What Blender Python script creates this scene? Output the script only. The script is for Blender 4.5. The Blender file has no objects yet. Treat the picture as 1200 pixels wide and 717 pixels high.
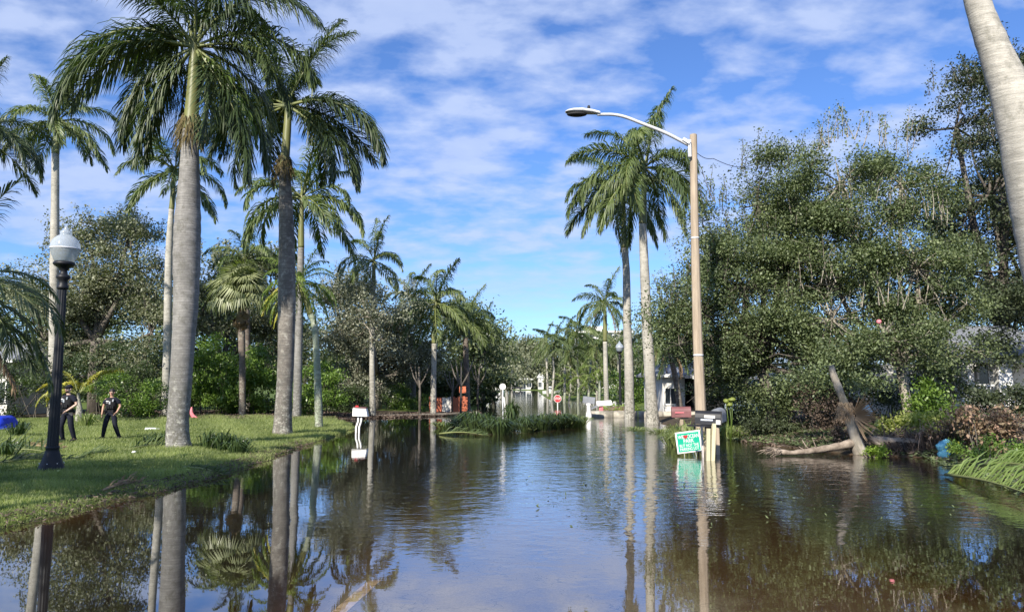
import bpy, math, random
import numpy as np
from mathutils import Vector, Matrix, Euler

C = bpy.context.scene.collection
SC = bpy.context.scene
PI = math.pi
R = math.radians

# ------------------------------------------------------------------ camera, light, sky
F = 870.0                       # focal length in photo pixels (1200 wide)
HZ = 449.0                      # row of the horizon
H = 2.2                         # camera height over the water
PITCH = math.atan((HZ - 358.5) / F)

cam = bpy.data.cameras.new('camera')
cam.sensor_width = 36.0
cam.lens = 36.0 * F / 1200.0
cam.clip_start = 0.1
cam.clip_end = 6000
co = bpy.data.objects.new('camera', cam)
C.objects.link(co)
co.location = (0, 0, H)
co.rotation_euler = (R(90) + PITCH, 0, 0)
SC.camera = co

SUN_EL, SUN_AZ = R(34), R(204)     # azimuth clockwise from +Y: behind the camera, to the left
sd = Vector((math.sin(SUN_AZ) * math.cos(SUN_EL), math.cos(SUN_AZ) * math.cos(SUN_EL), math.sin(SUN_EL)))
sl = bpy.data.lights.new('sun', 'SUN')
sl.energy = 5.0
sl.angle = R(0.53)
sl.color = (1.0, 0.93, 0.82)
so = bpy.data.objects.new('sun', sl)
C.objects.link(so)
so.rotation_euler = sd.to_track_quat('Z', 'Y').to_euler()
so.location = (-20, -30, 40)

W = bpy.data.worlds.new('World')
SC.world = W
W.use_nodes = True
nt = W.node_tree
nt.nodes.clear()


def N(t, ty, **kw):
    n = t.nodes.new(ty)
    for k, v in kw.items():
        setattr(n, k, v)
    return n


def math_n(t, op, a, b=None, clamp=False):
    n = N(t, 'ShaderNodeMath', operation=op, use_clamp=clamp)
    for i, v in enumerate((a, b)):
        if v is None:
            continue
        if isinstance(v, (int, float)):
            n.inputs[i].default_value = v
        else:
            t.links.new(v, n.inputs[i])
    return n.outputs[0]


def ramp(t, fac, stops):
    r = N(t, 'ShaderNodeValToRGB')
    e = r.color_ramp.elements
    while len(e) < len(stops):
        e.new(0.5)
    for i, (p, c) in enumerate(stops):
        e[i].position = p
        e[i].color = (c[0], c[1], c[2], 1) if not isinstance(c, (int, float)) else (c, c, c, 1)
    t.links.new(fac, r.inputs[0])
    return r.outputs[0]


def noise(t, vec, scale, detail=4, rough=0.5, dist=0.0):
    n = N(t, 'ShaderNodeTexNoise')
    n.inputs['Scale'].default_value = scale
    n.inputs['Detail'].default_value = detail
    n.inputs['Roughness'].default_value = rough
    n.inputs['Distortion'].default_value = dist
    if vec is not None:
        t.links.new(vec, n.inputs['Vector'])
    return n.outputs[0]


def mixc(t, fac, a, b, blend='MIX'):
    m = N(t, 'ShaderNodeMix', data_type='RGBA', blend_type=blend)
    if isinstance(fac, (int, float)):
        m.inputs[0].default_value = fac
    else:
        t.links.new(fac, m.inputs[0])
    for i, v in ((6, a), (7, b)):
        if isinstance(v, (tuple, list)):
            m.inputs[i].default_value = (v[0], v[1], v[2], 1)
        else:
            t.links.new(v, m.inputs[i])
    return m.outputs[2]


sky = N(nt, 'ShaderNodeTexSky', sky_type='NISHITA')
sky.sun_disc = False
sky.sun_elevation = SUN_EL
sky.sun_rotation = SUN_AZ
sky.air_density = 1.0
sky.dust_density = 0.4
sky.ozone_density = 2.6
tc = N(nt, 'ShaderNodeTexCoord')
sp = N(nt, 'ShaderNodeSeparateXYZ')
nt.links.new(tc.outputs['Generated'], sp.inputs[0])
zz = math_n(nt, 'MAXIMUM', sp.outputs[2], 0.0)
zq = math_n(nt, 'ADD', zz, 0.24)
cb = N(nt, 'ShaderNodeCombineXYZ')
nt.links.new(math_n(nt, 'DIVIDE', sp.outputs[0], zq), cb.inputs[0])
nt.links.new(math_n(nt, 'DIVIDE', sp.outputs[1], zq), cb.inputs[1])
mpn = N(nt, 'ShaderNodeMapping')
mpn.inputs['Location'].default_value = (3.55, 1.3, 0)
mpn.inputs['Rotation'].default_value = (0, 0, R(-12))
mpn.inputs['Scale'].default_value = (1.6, 2.2, 1)
nt.links.new(cb.outputs[0], mpn.inputs[0])
n1 = noise(nt, mpn.outputs[0], 1.35, 3, 0.5, 0.35)
n2 = noise(nt, mpn.outputs[0], 4.6, 7, 0.54, 0.1)
nn = math_n(nt, 'ADD', math_n(nt, 'MULTIPLY', n1, 0.50), math_n(nt, 'MULTIPLY', n2, 0.50))
cover = ramp(nt, nn, [(0.42, 0.0), (0.495, 0.5), (0.58, 1.0)])
up = ramp(nt, zz, [(0.03, 0.0), (0.2, 1.0)])
cf = math_n(nt, 'MULTIPLY', math_n(nt, 'MULTIPLY', cover, up), 0.80)
# low far bank of cloud near the horizon
n3 = noise(nt, mpn.outputs[0], 1.6, 4, 0.5)
band = math_n(nt, 'MULTIPLY', ramp(nt, zz, [(0.0, 1.0), (0.04, 0.8), (0.075, 0.0)]),
              ramp(nt, n3, [(0.42, 0.0), (0.6, 0.75)]))
cf2 = math_n(nt, 'MAXIMUM', cf, band, True)
skyc = mixc(nt, 1.0, sky.outputs[0], (0.72, 0.97, 1.42), 'MULTIPLY')
ccol = mixc(nt, n2, (3.2, 4.2, 6.9), (5.4, 6.2, 8.2))
bgc = mixc(nt, cf2, skyc, ccol)
bg = N(nt, 'ShaderNodeBackground')
bg.inputs[1].default_value = 0.08
nt.links.new(bgc, bg.inputs[0])
wo = N(nt, 'ShaderNodeOutputWorld')
nt.links.new(bg.outputs[0], wo.inputs[0])

SC.view_settings.view_transform = 'Standard'
SC.view_settings.look = 'None'
SC.view_settings.exposure = 0.75
SC.view_settings.gamma = 1.0
SC.render.engine = 'CYCLES'
SC.cycles.max_bounces = 6
SC.cycles.transparent_max_bounces = 8
SC.cycles.glossy_bounces = 3
SC.cycles.diffuse_bounces = 2
SC.cycles.caustics_reflective = False
SC.cycles.caustics_refractive = False
SC.cycles.use_denoising = True

# ------------------------------------------------------------------ photo geometry
FW = Vector((0, math.cos(PITCH), math.sin(PITCH)))
UP = Vector((0, -math.sin(PITCH), math.cos(PITCH)))
RT = Vector((1, 0, 0))


def ray(px, py):
    return FW + RT * ((px - 600) / F) + UP * ((358.5 - py) / F)


def pt(px, py, Y):
    d = ray(px, py)
    s = Y / d.y
    return Vector((d.x * s, Y, H + d.z * s))


def gr(px, py, z=0.0):
    d = ray(px, py)
    s = (z - H) / d.z
    return Vector((d.x * s, d.y * s, z))


def mpp(Y):            # metres per photo pixel at distance Y
    return Y / F


# ------------------------------------------------------------------ object helpers
def tag(o, label=None, cat=None, group=None, kind=None):
    if label: o['label'] = label
    if cat: o['category'] = cat
    if group: o['group'] = group
    if kind: o['kind'] = kind
    return o


def thing(name, label, cat, loc=(0, 0, 0), group=None):
    o = bpy.data.objects.new(name, None)
    o.empty_display_size = 0.2
    C.objects.link(o)
    o.location = loc
    return tag(o, label, cat, group)


def link(name, me, parent=None, loc=None):
    o = bpy.data.objects.new(name, me)
    C.objects.link(o)
    if parent: o.parent = parent
    if loc is not None: o.location = loc
    return o


class MB:
    """collects shapes in world coordinates; build() makes ONE mesh object"""
    def __init__(s):
        s.v = []; s.f = []; s.m = []; s.sm = []

    def add(s, vs, fs, mi=0, smooth=False):
        b = len(s.v)
        s.v.extend([tuple(v) for v in vs])
        for f in fs:
            s.f.append(tuple(i + b for i in f)); s.m.append(mi); s.sm.append(smooth)

    def box(s, c, d, rot=None, mi=0, taper=1.0):
        c = Vector(c); M = rot if rot is not None else Matrix.Identity(3)
        vs = []
        for z in (-1, 1):
            k = taper if z > 0 else 1.0
            for x, y in ((-1, -1), (1, -1), (1, 1), (-1, 1)):
                vs.append(c + M @ Vector((x * d[0] / 2 * k, y * d[1] / 2 * k, z * d[2] / 2)))
        s.add(vs, [(3, 2, 1, 0), (4, 5, 6, 7), (0, 1, 5, 4), (1, 2, 6, 5), (2, 3, 7, 6), (3, 0, 4, 7)], mi)

    def bar(s, a, b, w, h=None, mi=0, roll=0):
        a = Vector(a); b = Vector(b); h = h or w
        d = b - a
        q = d.to_track_quat('Z', 'Y').to_matrix() @ Matrix.Rotation(roll, 3, 'Z')
        s.box((a + b) / 2, (w, h, d.length), q, mi)

    def tube(s, path, radii, n=8, mi=0, caps=True, smooth=True, flat=1.0):
        P = [Vector(p) for p in path]
        if isinstance(radii, (int, float)): radii = [radii] * len(P)
        vs = []; ref = None
        for i, p in enumerate(P):
            t = (P[min(i + 1, len(P) - 1)] - P[max(i - 1, 0)])
            if t.length < 1e-9: t = Vector((0, 0, 1))
            t.normalize()
            if ref is None:
                ref = Vector((0, 1, 0)) if abs(t.z) > 0.7 else Vector((0, 0, 1))
            u = ref - t * ref.dot(t); u.normalize(); ref = u
            w = t.cross(u)
            for k in range(n):
                a = 2 * PI * k / n
                vs.append(p + (u * math.cos(a) * flat + w * math.sin(a)) * radii[i])
        fs = []
        for i in range(len(P) - 1):
            for k in range(n):
                k2 = (k + 1) % n
                fs.append((i * n + k, (i + 1) * n + k, (i + 1) * n + k2, i * n + k2))
        s.add(vs, fs, mi, smooth)
        if caps:
            b = len(s.v) - len(vs)
            s.f.append(tuple(b + k for k in range(n))); s.m.append(mi); s.sm.append(False)
            s.f.append(tuple(b + (len(P) - 1) * n + k for k in reversed(range(n)))); s.m.append(mi); s.sm.append(False)

    def lathe(s, base, prof, n=16, mi=0, flutes=0, fd=0.0):
        base = Vector(base); vs = []
        for (r, z) in prof:
            for k in range(n):
                a = 2 * PI * k / n
                rr = r * (1 - fd * (k % 2)) if flutes else r
                vs.append(base + Vector((rr * math.cos(a), rr * math.sin(a), z)))
        fs = []
        for i in range(len(prof) - 1):
            for k in range(n):
                k2 = (k + 1) % n
                fs.append((i * n + k, i * n + k2, (i + 1) * n + k2, (i + 1) * n + k))
        fs.append(tuple(reversed(range(n))))
        fs.append(tuple((len(prof) - 1) * n + k for k in range(n)))
        s.add(vs, fs, mi, not flutes)

    def blob(s, c, r, seed=0, n=10, m=7, rough=0.15, mi=0, rot=None):
        rg = random.Random(seed); c = Vector(c); vs = []
        if isinstance(r, (int, float)): r = (r, r, r)
        M = rot if rot is not None else Matrix.Identity(3)
        for i in range(m + 1):
            th = PI * i / m
            for k in range(n):
                a = 2 * PI * k / n
                q = 1 + rg.uniform(-rough, rough)
                vs.append(c + M @ Vector((r[0] * math.sin(th) * math.cos(a) * q, r[1] * math.sin(th) * math.sin(a) * q, r[2] * math.cos(th) * q)))
        fs = []
        for i in range(m):
            for k in range(n):
                k2 = (k + 1) % n
                fs.append((i * n + k, (i + 1) * n + k, (i + 1) * n + k2, i * n + k2))
        s.add(vs, fs, mi, True)

    def mesh(s, name, mats, origin=(0, 0, 0)):
        me = bpy.data.meshes.new(name)
        o = Vector(origin)
        me.from_pydata([(v[0] - o.x, v[1] - o.y, v[2] - o.z) for v in s.v], [], s.f)
        for m in (mats if isinstance(mats, (list, tuple)) else [mats]):
            me.materials.append(m)
        me.polygons.foreach_set('material_index', s.m)
        me.polygons.foreach_set('use_smooth', s.sm)
        me.update()
        return me

    def build(s, name, mats, parent=None, origin=None):
        og = origin if origin is not None else (parent.location if parent else (0, 0, 0))
        if parent is not None and parent.parent is not None and origin is None:
            og = parent.parent.location + parent.location
        me = s.mesh(name, mats, og)
        return link(name, me, parent, None if parent else og)


def bevel(o, w=0.01, seg=2):
    m = o.modifiers.new('bevel', 'BEVEL'); m.width = w; m.segments = seg; m.limit_method = 'ANGLE'
    return o


def np_mesh(name, V, nper, mat, rnd=None, smooth=False):
    """V: (n*nper,3) vertices, each consecutive nper vertices one face"""
    V = np.ascontiguousarray(V, dtype=np.float32)
    nf = len(V) // nper
    me = bpy.data.meshes.new(name)
    me.vertices.add(len(V)); me.vertices.foreach_set('co', V.ravel())
    me.loops.add(len(V)); me.loops.foreach_set('vertex_index', np.arange(len(V), dtype=np.int32))
    me.polygons.add(nf)
    me.polygons.foreach_set('loop_start', np.arange(0, len(V), nper, dtype=np.int32))
    me.polygons.foreach_set('loop_total', np.full(nf, nper, dtype=np.int32))
    if rnd is not None:
        a = me.attributes.new('rnd', 'FLOAT', 'POINT')
        a.data.foreach_set('value', np.repeat(rnd.astype(np.float32), nper))
    me.materials.append(mat)
    me.update(calc_edges=True)
    return me


# ------------------------------------------------------------------ materials
def new_mat(name):
    m = bpy.data.materials.new(name); m.use_nodes = True
    t = m.node_tree; t.nodes.clear()
    o = N(t, 'ShaderNodeOutputMaterial')
    return m, t, o


def coords(t, kind='Object', scale=(1, 1, 1)):
    tc = N(t, 'ShaderNodeTexCoord')
    mp = N(t, 'ShaderNodeMapping'); mp.inputs['Scale'].default_value = scale
    t.links.new(tc.outputs[kind], mp.inputs[0])
    return mp.outputs[0]


def pm(name, c1, c2=None, scale=5.0, rough=0.7, bump=0.0, bscale=None, stretch=(1, 1, 1), spec=0.4, metal=0.0, detail=5, dirt=None, dscale=2.0):
    m, t, o = new_mat(name)
    b = N(t, 'ShaderNodeBsdfPrincipled')
    v = coords(t, 'Object', stretch)
    c2 = c2 or tuple(x * 0.75 for x in c1)
    n = noise(t, v, scale, detail, 0.6)
    col = ramp(t, n, [(0.32, c2), (0.68, c1)])
    if dirt:
        d = ramp(t, noise(t, v, dscale, 6, 0.65, 0.4), [(0.5, 0.0), (0.62, 0.8)])
        col = mixc(t, d, col, dirt)
    t.links.new(col, b.inputs['Base Color'])
    b.inputs['Roughness'].default_value = rough
    b.inputs['Metallic'].default_value = metal
    b.inputs['Specular IOR Level'].default_value = spec
    if bump:
        bn = N(t, 'ShaderNodeBump'); bn.inputs['Strength'].default_value = bump; bn.inputs['Distance'].default_value = 0.02
        t.links.new(noise(t, v, bscale or scale * 3, 6, 0.65), bn.inputs['Height'])
        t.links.new(bn.outputs[0], b.inputs['Normal'])
    t.links.new(b.outputs[0], o.inputs[0])
    return m


def leafm(name, dark, light, rough=0.45, trans=0.25, attr=True, scale=0.8, tcol=None):
    m, t, o = new_mat(name)
    b = N(t, 'ShaderNodeBsdfPrincipled')
    v = coords(t, 'Object')
    n = noise(t, v, scale, 4, 0.6)
    if attr:
        a = N(t, 'ShaderNodeAttribute', attribute_name='rnd')
        fac = math_n(t, 'ADD', math_n(t, 'MULTIPLY', a.outputs['Fac'], 0.55), math_n(t, 'MULTIPLY', n, 0.45))
    else:
        oi = N(t, 'ShaderNodeObjectInfo')
        fac = math_n(t, 'ADD', math_n(t, 'MULTIPLY', oi.outputs['Random'], 0.4), math_n(t, 'MULTIPLY', n, 0.6))
    col = ramp(t, fac, [(0.2, dark), (0.8, light)])
    t.links.new(col, b.inputs['Base Color'])
    b.inputs['Roughness'].default_value = rough
    b.inputs['Specular IOR Level'].default_value = 0.5
    tr = N(t, 'ShaderNodeBsdfTranslucent')
    tcx = mixc(t, 1.0, col, tcol or (1.5, 1.9, 0.5), 'MULTIPLY')
    t.links.new(tcx, tr.inputs[0])
    mx = N(t, 'ShaderNodeMixShader'); mx.inputs[0].default_value = trans
    t.links.new(b.outputs[0], mx.inputs[1]); t.links.new(tr.outputs[0], mx.inputs[2])
    t.links.new(mx.outputs[0], o.inputs[0])
    return m


def trunkm(name, c1, c2, ring=5.0, lichen=(0.30, 0.30, 0.25), moss=None, ringamt=0.35):
    m, t, o = new_mat(name)
    b = N(t, 'ShaderNodeBsdfPrincipled')
    v = coords(t, 'Object')
    vs = coords(t, 'Object', (1.2, 1.2, 7.0))
    w = N(t, 'ShaderNodeTexWave', wave_type='BANDS', bands_direction='Z', wave_profile='SAW')
    w.inputs['Scale'].default_value = ring; w.inputs['Distortion'].default_value = 3.0
    w.inputs['Detail'].default_value = 3; w.inputs['Detail Scale'].default_value = 0.8
    t.links.new(v, w.inputs['Vector'])
    n = math_n(t, 'ADD', math_n(t, 'MULTIPLY', noise(t, vs, 2.2, 6, 0.7), 0.5), math_n(t, 'MULTIPLY', noise(t, coords(t, 'Object', (1.6, 1.6, 0.5)), 1.0, 5, 0.65, 0.6), 0.5))
    col = ramp(t, n, [(0.36, tuple(x * .72 for x in c2)), (0.48, c2), (0.62, c1)])
    col = mixc(t, math_n(t, 'MULTIPLY', w.outputs[1], ringamt), col, tuple(x * 0.45 for x in c2))
    l = ramp(t, noise(t, v, 3.2, 8, 0.75, 0.3), [(0.52, 0.0), (0.6, 0.75)])
    col = mixc(t, l, col, lichen)
    # speckled lichen thickest on the lowest two metres
    sz = N(t, 'ShaderNodeSeparateXYZ'); t.links.new(v, sz.inputs[0])
    low = ramp(t, math_n(t, 'DIVIDE', sz.outputs[2], 4.0), [(0.05, 1.0), (0.75, 0.12)])
    sp2 = ramp(t, noise(t, v, 9.0, 6, 0.7), [(0.47, 0.0), (0.53, 0.85)])
    col = mixc(t, math_n(t, 'MULTIPLY', sp2, low), col, (0.105, 0.10, 0.08))
    sp3 = ramp(t, noise(t, coords(t, 'Object', (1, 1, 1.3)), 6.5, 6, 0.7), [(0.56, 0.0), (0.62, 0.8)])
    col = mixc(t, math_n(t, 'MULTIPLY', sp3, low), col, (0.50, 0.49, 0.42))
    if moss:
        l2 = ramp(t, noise(t, v, 1.1, 8, 0.75, 0.5), [(0.5, 0.0), (0.62, 0.8)])
        col = mixc(t, l2, col, moss)
    t.links.new(col, b.inputs['Base Color'])
    b.inputs['Roughness'].default_value = 0.85
    bn = N(t, 'ShaderNodeBump'); bn.inputs['Strength'].default_value = 0.5; bn.inputs['Distance'].default_value = 0.03
    hh = math_n(t, 'ADD', math_n(t, 'MULTIPLY', w.outputs[1], 0.6), noise(t, vs, 6, 6, 0.7))
    t.links.new(hh, bn.inputs['Height']); t.links.new(bn.outputs[0], b.inputs['Normal'])
    t.links.new(b.outputs[0], o.inputs[0])
    return m


M = {}
M['trunk_grey'] = trunkm('trunk_grey', (0.36, 0.345, 0.32), (0.22, 0.21, 0.195), 4.0, lichen=(0.13, 0.125, 0.105))
M['trunk_pale'] = trunkm('trunk_pale', (0.54, 0.51, 0.44), (0.38, 0.36, 0.31), 3.0, lichen=(0.24, 0.23, 0.19), ringamt=0.22)
M['trunk_mottled'] = trunkm('trunk_mottled', (0.30, 0.27, 0.23), (0.17, 0.15, 0.13), 3.0, lichen=(0.40, 0.38, 0.33), moss=(0.09, 0.085, 0.075))
M['trunk_green'] = trunkm('trunk_green', (0.42, 0.47, 0.34), (0.30, 0.34, 0.24), 3.0, lichen=(0.5, 0.52, 0.42))
M['trunk_brown'] = trunkm('trunk_brown', (0.24, 0.19, 0.15), (0.13, 0.10, 0.08), 4.0, lichen=(0.30, 0.27, 0.22))
M['shaft'] = pm('shaft', (0.19, 0.20, 0.07), (0.09, 0.09, 0.035), 1.5, 0.45, 0.1, stretch=(1, 1, 0.3))
M['shaft_dark'] = pm('shaft_dark', (0.12, 0.17, 0.06), (0.06, 0.09, 0.035), 2.0, 0.45, 0.1, stretch=(1, 1, 0.3))
M['bark'] = pm('bark', (0.17, 0.15, 0.125), (0.07, 0.06, 0.05), 4.0, 0.9, 0.9, 9, (1, 1, 0.4), 0.2)
M['bark_pale'] = pm('bark_pale', (0.42, 0.38, 0.31), (0.20, 0.175, 0.14), 3.5, 0.9, 0.8, 9, (1, 1, 0.5), 0.2, dirt=(0.08, 0.075, 0.06), dscale=1.8)
M['drift'] = pm('drift', (0.34, 0.28, 0.22), (0.13, 0.10, 0.075), 5, 0.85, 0.8, 14, (1, 1, 1), 0.2)
M['palm_leaf'] = leafm('palm_leaf', (0.050, 0.080, 0.026), (0.150, 0.190, 0.060), 0.48, 0.22, False, 0.6)
M['palm_leaf_dark'] = leafm('palm_leaf_dark', (0.026, 0.046, 0.018), (0.095, 0.128, 0.040), 0.5, 0.18, False, 0.6)
M['palm_leaf_bright'] = leafm('palm_leaf_bright', (0.07, 0.12, 0.02), (0.19, 0.25, 0.045), 0.4, 0.3, False, 0.8)
M['palm_leaf_yellow'] = leafm('palm_leaf_yellow', (0.26, 0.27, 0.035), (0.50, 0.46, 0.07), 0.45, 0.3, False, 0.8, (1.3, 1.2, 0.5))
M['palm_leaf_dead'] = leafm('palm_leaf_dead', (0.16, 0.10, 0.055), (0.30, 0.22, 0.13), 0.7, 0.15, False, 1.0, (1.2, 1.0, 0.7))
M['rachis'] = pm('rachis', (0.20, 0.22, 0.08), (0.13, 0.15, 0.05), 3, 0.5)
M['rachis_dead'] = pm('rachis_dead', (0.30, 0.22, 0.13), (0.2, 0.14, 0.08), 3, 0.7)
M['fan_leaf'] = leafm('fan_leaf', (0.11, 0.13, 0.06), (0.28, 0.30, 0.15), 0.45, 0.2, False, 1.2)
M['oak_leaf'] = leafm('oak_leaf', (0.028, 0.046, 0.020), (0.190, 0.232, 0.098), 0.55, 0.18, True, 0.9)
M['oak_leaf_dark'] = leafm('oak_leaf_dark', (0.020, 0.030, 0.013), (0.078, 0.098, 0.042), 0.6, 0.15, True, 0.9)  # darkened copy of the oak leaf: right-bank shade put into the colour
M['olive_leaf'] = leafm('olive_leaf', (0.095, 0.110, 0.068), (0.260, 0.270, 0.165), 0.5, 0.15, True, 0.6)
M['grey_leaf'] = leafm('grey_leaf', (0.105, 0.115, 0.080), (0.275, 0.285, 0.200), 0.5, 0.12, True, 0.6)
M['hedge_leaf'] = leafm('hedge_leaf', (0.060, 0.115, 0.020), (0.190, 0.280, 0.055), 0.4, 0.25, True, 1.2)
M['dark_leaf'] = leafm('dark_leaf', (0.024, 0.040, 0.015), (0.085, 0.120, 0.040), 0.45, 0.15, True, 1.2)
M['yellow_leaf'] = leafm('yellow_leaf', (0.20, 0.24, 0.05), (0.48, 0.50, 0.16), 0.45, 0.25, True, 2.0)
M['lime_leaf'] = leafm('lime_leaf', (0.12, 0.19, 0.02), (0.26, 0.36, 0.05), 0.5, 0.3, True, 2.0)
M['brown_leaf'] = leafm('brown_leaf', (0.045, 0.032, 0.024), (0.16, 0.115, 0.085), 0.7, 0.1, True, 2.0, (1.2, 1.0, 0.8))
M['pink_leaf'] = leafm('pink_leaf', (0.10, 0.10, 0.04), (0.42, 0.26, 0.18), 0.6, 0.15, True, 2.5, (1.2, 1.0, 0.8))
M['strap_leaf'] = leafm('strap_leaf', (0.022, 0.042, 0.015), (0.085, 0.125, 0.04), 0.4, 0.2, True, 1.2)
M['strap_pale'] = leafm('strap_pale', (0.10, 0.14, 0.04), (0.30, 0.34, 0.13), 0.45, 0.25, True, 1.2)
M['grass'] = leafm('grass', (0.105, 0.138, 0.042), (0.30, 0.335, 0.125), 0.55, 0.3, True, 0.35)
M['black_metal'] = pm('black_metal', (0.010, 0.011, 0.015), (0.006, 0.007, 0.009), 8, 0.5, 0.05, 30, spec=0.35)
M['galv'] = pm('galv', (0.62, 0.63, 0.65), (0.5, 0.51, 0.53), 6, 0.45, 0.05, spec=0.5)
M['concrete'] = pm('concrete', (0.48, 0.44, 0.36), (0.32, 0.29, 0.24), 3, 0.85, 0.4, 12, dirt=(0.16, 0.15, 0.12), dscale=1.2)
M['pole_wood'] = pm('pole_wood', (0.43, 0.35, 0.26), (0.28, 0.225, 0.165), 3.0, 0.85, 0.5, 8, (3, 3, 0.35), 0.2)
M['lumber'] = pm('lumber', (0.60, 0.55, 0.36), (0.47, 0.42, 0.27), 3.0, 0.75, 0.3, 8, (4, 4, 0.4), 0.3)
M['plank'] = pm('plank', (0.62, 0.56, 0.52), (0.46, 0.41, 0.38), 3.0, 0.8, 0.3, 8, (4, 4, 0.4), 0.3)
M['white'] = pm('white', (0.80, 0.79, 0.76), (0.70, 0.69, 0.65), 2, 0.6, 0.05, dirt=(0.5, 0.48, 0.43), dscale=1.0)
M['offwhite'] = pm('offwhite', (0.66, 0.64, 0.58), (0.52, 0.50, 0.45), 1.0, 0.7, 0.1)
M['box_black'] = pm('box_black', (0.022, 0.022, 0.026), (0.014, 0.014, 0.016), 4, 0.4)
M['box_white'] = pm('box_white', (0.82, 0.80, 0.76), (0.74, 0.72, 0.68), 3, 0.45)
M['box_maroon'] = pm('box_maroon', (0.20, 0.085, 0.085), (0.14, 0.055, 0.055), 3, 0.5)
M['red'] = pm('red', (0.55, 0.03, 0.04), (0.45, 0.025, 0.03), 3, 0.45)
M['pink'] = pm('pink', (0.70, 0.22, 0.25), (0.55, 0.14, 0.16), 3, 0.6)
M['orange'] = pm('orange', (0.60, 0.17, 0.08), (0.36, 0.10, 0.05), 1.5, 0.7)
M['blue'] = pm('blue', (0.015, 0.045, 0.55), (0.01, 0.03, 0.40), 1.5, 0.45, 0.4, 6)
M['cyan'] = pm('cyan', (0.22, 0.55, 0.68), (0.12, 0.38, 0.50), 5, 0.5, 0.6, 9)
M['sign_green'] = pm('sign_green', (0.01, 0.42, 0.26), (0.01, 0.36, 0.22), 2, 0.4)
M['roof_grey'] = pm('roof_grey', (0.22, 0.235, 0.26), (0.15, 0.16, 0.18), 2, 0.8, 0.3, 15)
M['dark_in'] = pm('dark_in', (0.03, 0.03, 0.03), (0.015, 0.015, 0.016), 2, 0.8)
M['pale_blue'] = pm('pale_blue', (0.42, 0.56, 0.62), (0.34, 0.48, 0.55), 2, 0.7)
M['fibre'] = pm('fibre', (0.16, 0.13, 0.06), (0.06, 0.048, 0.026), 9, 0.95, 1.0, 30, spec=0.1)
M['mound'] = pm('mound', (0.20, 0.15, 0.10), (0.09, 0.07, 0.05), 4, 0.95, 0.9, 14, spec=0.1)
M['cloth_navy'] = pm('cloth_navy', (0.016, 0.018, 0.030), (0.010, 0.011, 0.019), 14, 0.85, 0.3, 40, spec=0.2)
M['vest'] = pm('vest', (0.018, 0.018, 0.020), (0.010, 0.010, 0.012), 20, 0.8, 0.4, 50, spec=0.2)
M['skin'] = pm('skin', (0.50, 0.30, 0.21), (0.43, 0.25, 0.17), 6, 0.55)
M['skin_light'] = pm('skin_light', (0.62, 0.42, 0.33), (0.55, 0.35, 0.27), 6, 0.55)
M['hair'] = pm('hair', (0.018, 0.014, 0.011), (0.01, 0.008, 0.007), 20, 0.5, 0.5, 60)
M['silver'] = pm('silver', (0.75, 0.75, 0.76), (0.6, 0.6, 0.62), 10, 0.3, metal=0.7)
M['clear_plastic'] = pm('clear_plastic', (0.75, 0.80, 0.80), (0.65, 0.72, 0.72), 10, 0.15, spec=0.7)


def glass_mat():
    m, t, o = new_mat('lamp_glass')
    b = N(t, 'ShaderNodeBsdfPrincipled')
    b.inputs['Base Color'].default_value = (0.55, 0.60, 0.63, 1)
    b.inputs['Roughness'].default_value = 0.12
    b.inputs['Specular IOR Level'].default_value = 0.6
    tr = N(t, 'ShaderNodeBsdfTranslucent'); tr.inputs[0].default_value = (0.75, 0.8, 0.85, 1)
    tp = N(t, 'ShaderNodeBsdfTransparent'); tp.inputs[0].default_value = (0.9, 0.93, 0.95, 1)
    m1 = N(t, 'ShaderNodeMixShader'); m1.inputs[0].default_value = 0.5
    t.links.new(b.outputs[0], m1.inputs[1]); t.links.new(tr.outputs[0], m1.inputs[2])
    m2 = N(t, 'ShaderNodeMixShader')
    w = N(t, 'ShaderNodeTexWave', wave_type='BANDS', bands_direction='Z'); w.inputs['Scale'].default_value = 14
    t.links.new(coords(t), w.inputs[0])
    t.links.new(ramp(t, w.outputs[1], [(0.2, 0.15), (0.8, 0.4)]), m2.inputs[0])
    t.links.new(m1.outputs[0], m2.inputs[1]); t.links.new(tp.outputs[0], m2.inputs[2])
    t.links.new(m2.outputs[0], o.inputs[0])
    return m


M['lamp_glass'] = glass_mat()


def pane_mat():
    m, t, o = new_mat('window_glass')
    b = N(t, 'ShaderNodeBsdfPrincipled')
    b.inputs['Base Color'].default_value = (0.03, 0.04, 0.05, 1)
    b.inputs['Roughness'].default_value = 0.08
    b.inputs['Specular IOR Level'].default_value = 0.8
    t.links.new(b.outputs[0], o.inputs[0])
    return m


M['pane'] = pane_mat()

# ------------------------------------------------------------------ terrain
def P2(px, py, z=0.0):
    g = gr(px, py, z); return (g.x, g.y)


LEFT = [(-900, -80), (-10.5, -80), (-9.6, 0), P2(-60, 640), P2(0, 622), P2(50, 610), P2(110, 594), P2(200, 572), P2(250, 561), P2(290, 548),
        P2(325, 533), P2(370, 518), P2(400, 509), P2(414, 502), P2(408, 497), P2(392, 492.5), P2(430, 486.5), P2(500, 483.5), P2(560, 479), P2(572, 472), P2(580, 463), P2(588, 458.3),
        (-4, 260), (-900, 260)]
RIGHT = [(900, -80), (9.5, -80), (9.3, 4), P2(1420, 690), P2(1300, 616), P2(1200, 580), P2(1165, 560), P2(1135, 546), P2(1100, 537), P2(1060, 535), P2(1010, 533), P2(960, 528), P2(900, 521), P2(855, 512),
         P2(800, 509), P2(785, 502), (9.0, 47), (11.2, 66), (13.5, 82), (13.0, 96), (5.0, 100), P2(634, 462), P2(630, 458.3), (9, 260), (900, 260)]
FAR = [(-900, 236), (900, 236), (900, 1600), (-900, 1600)]
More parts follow.
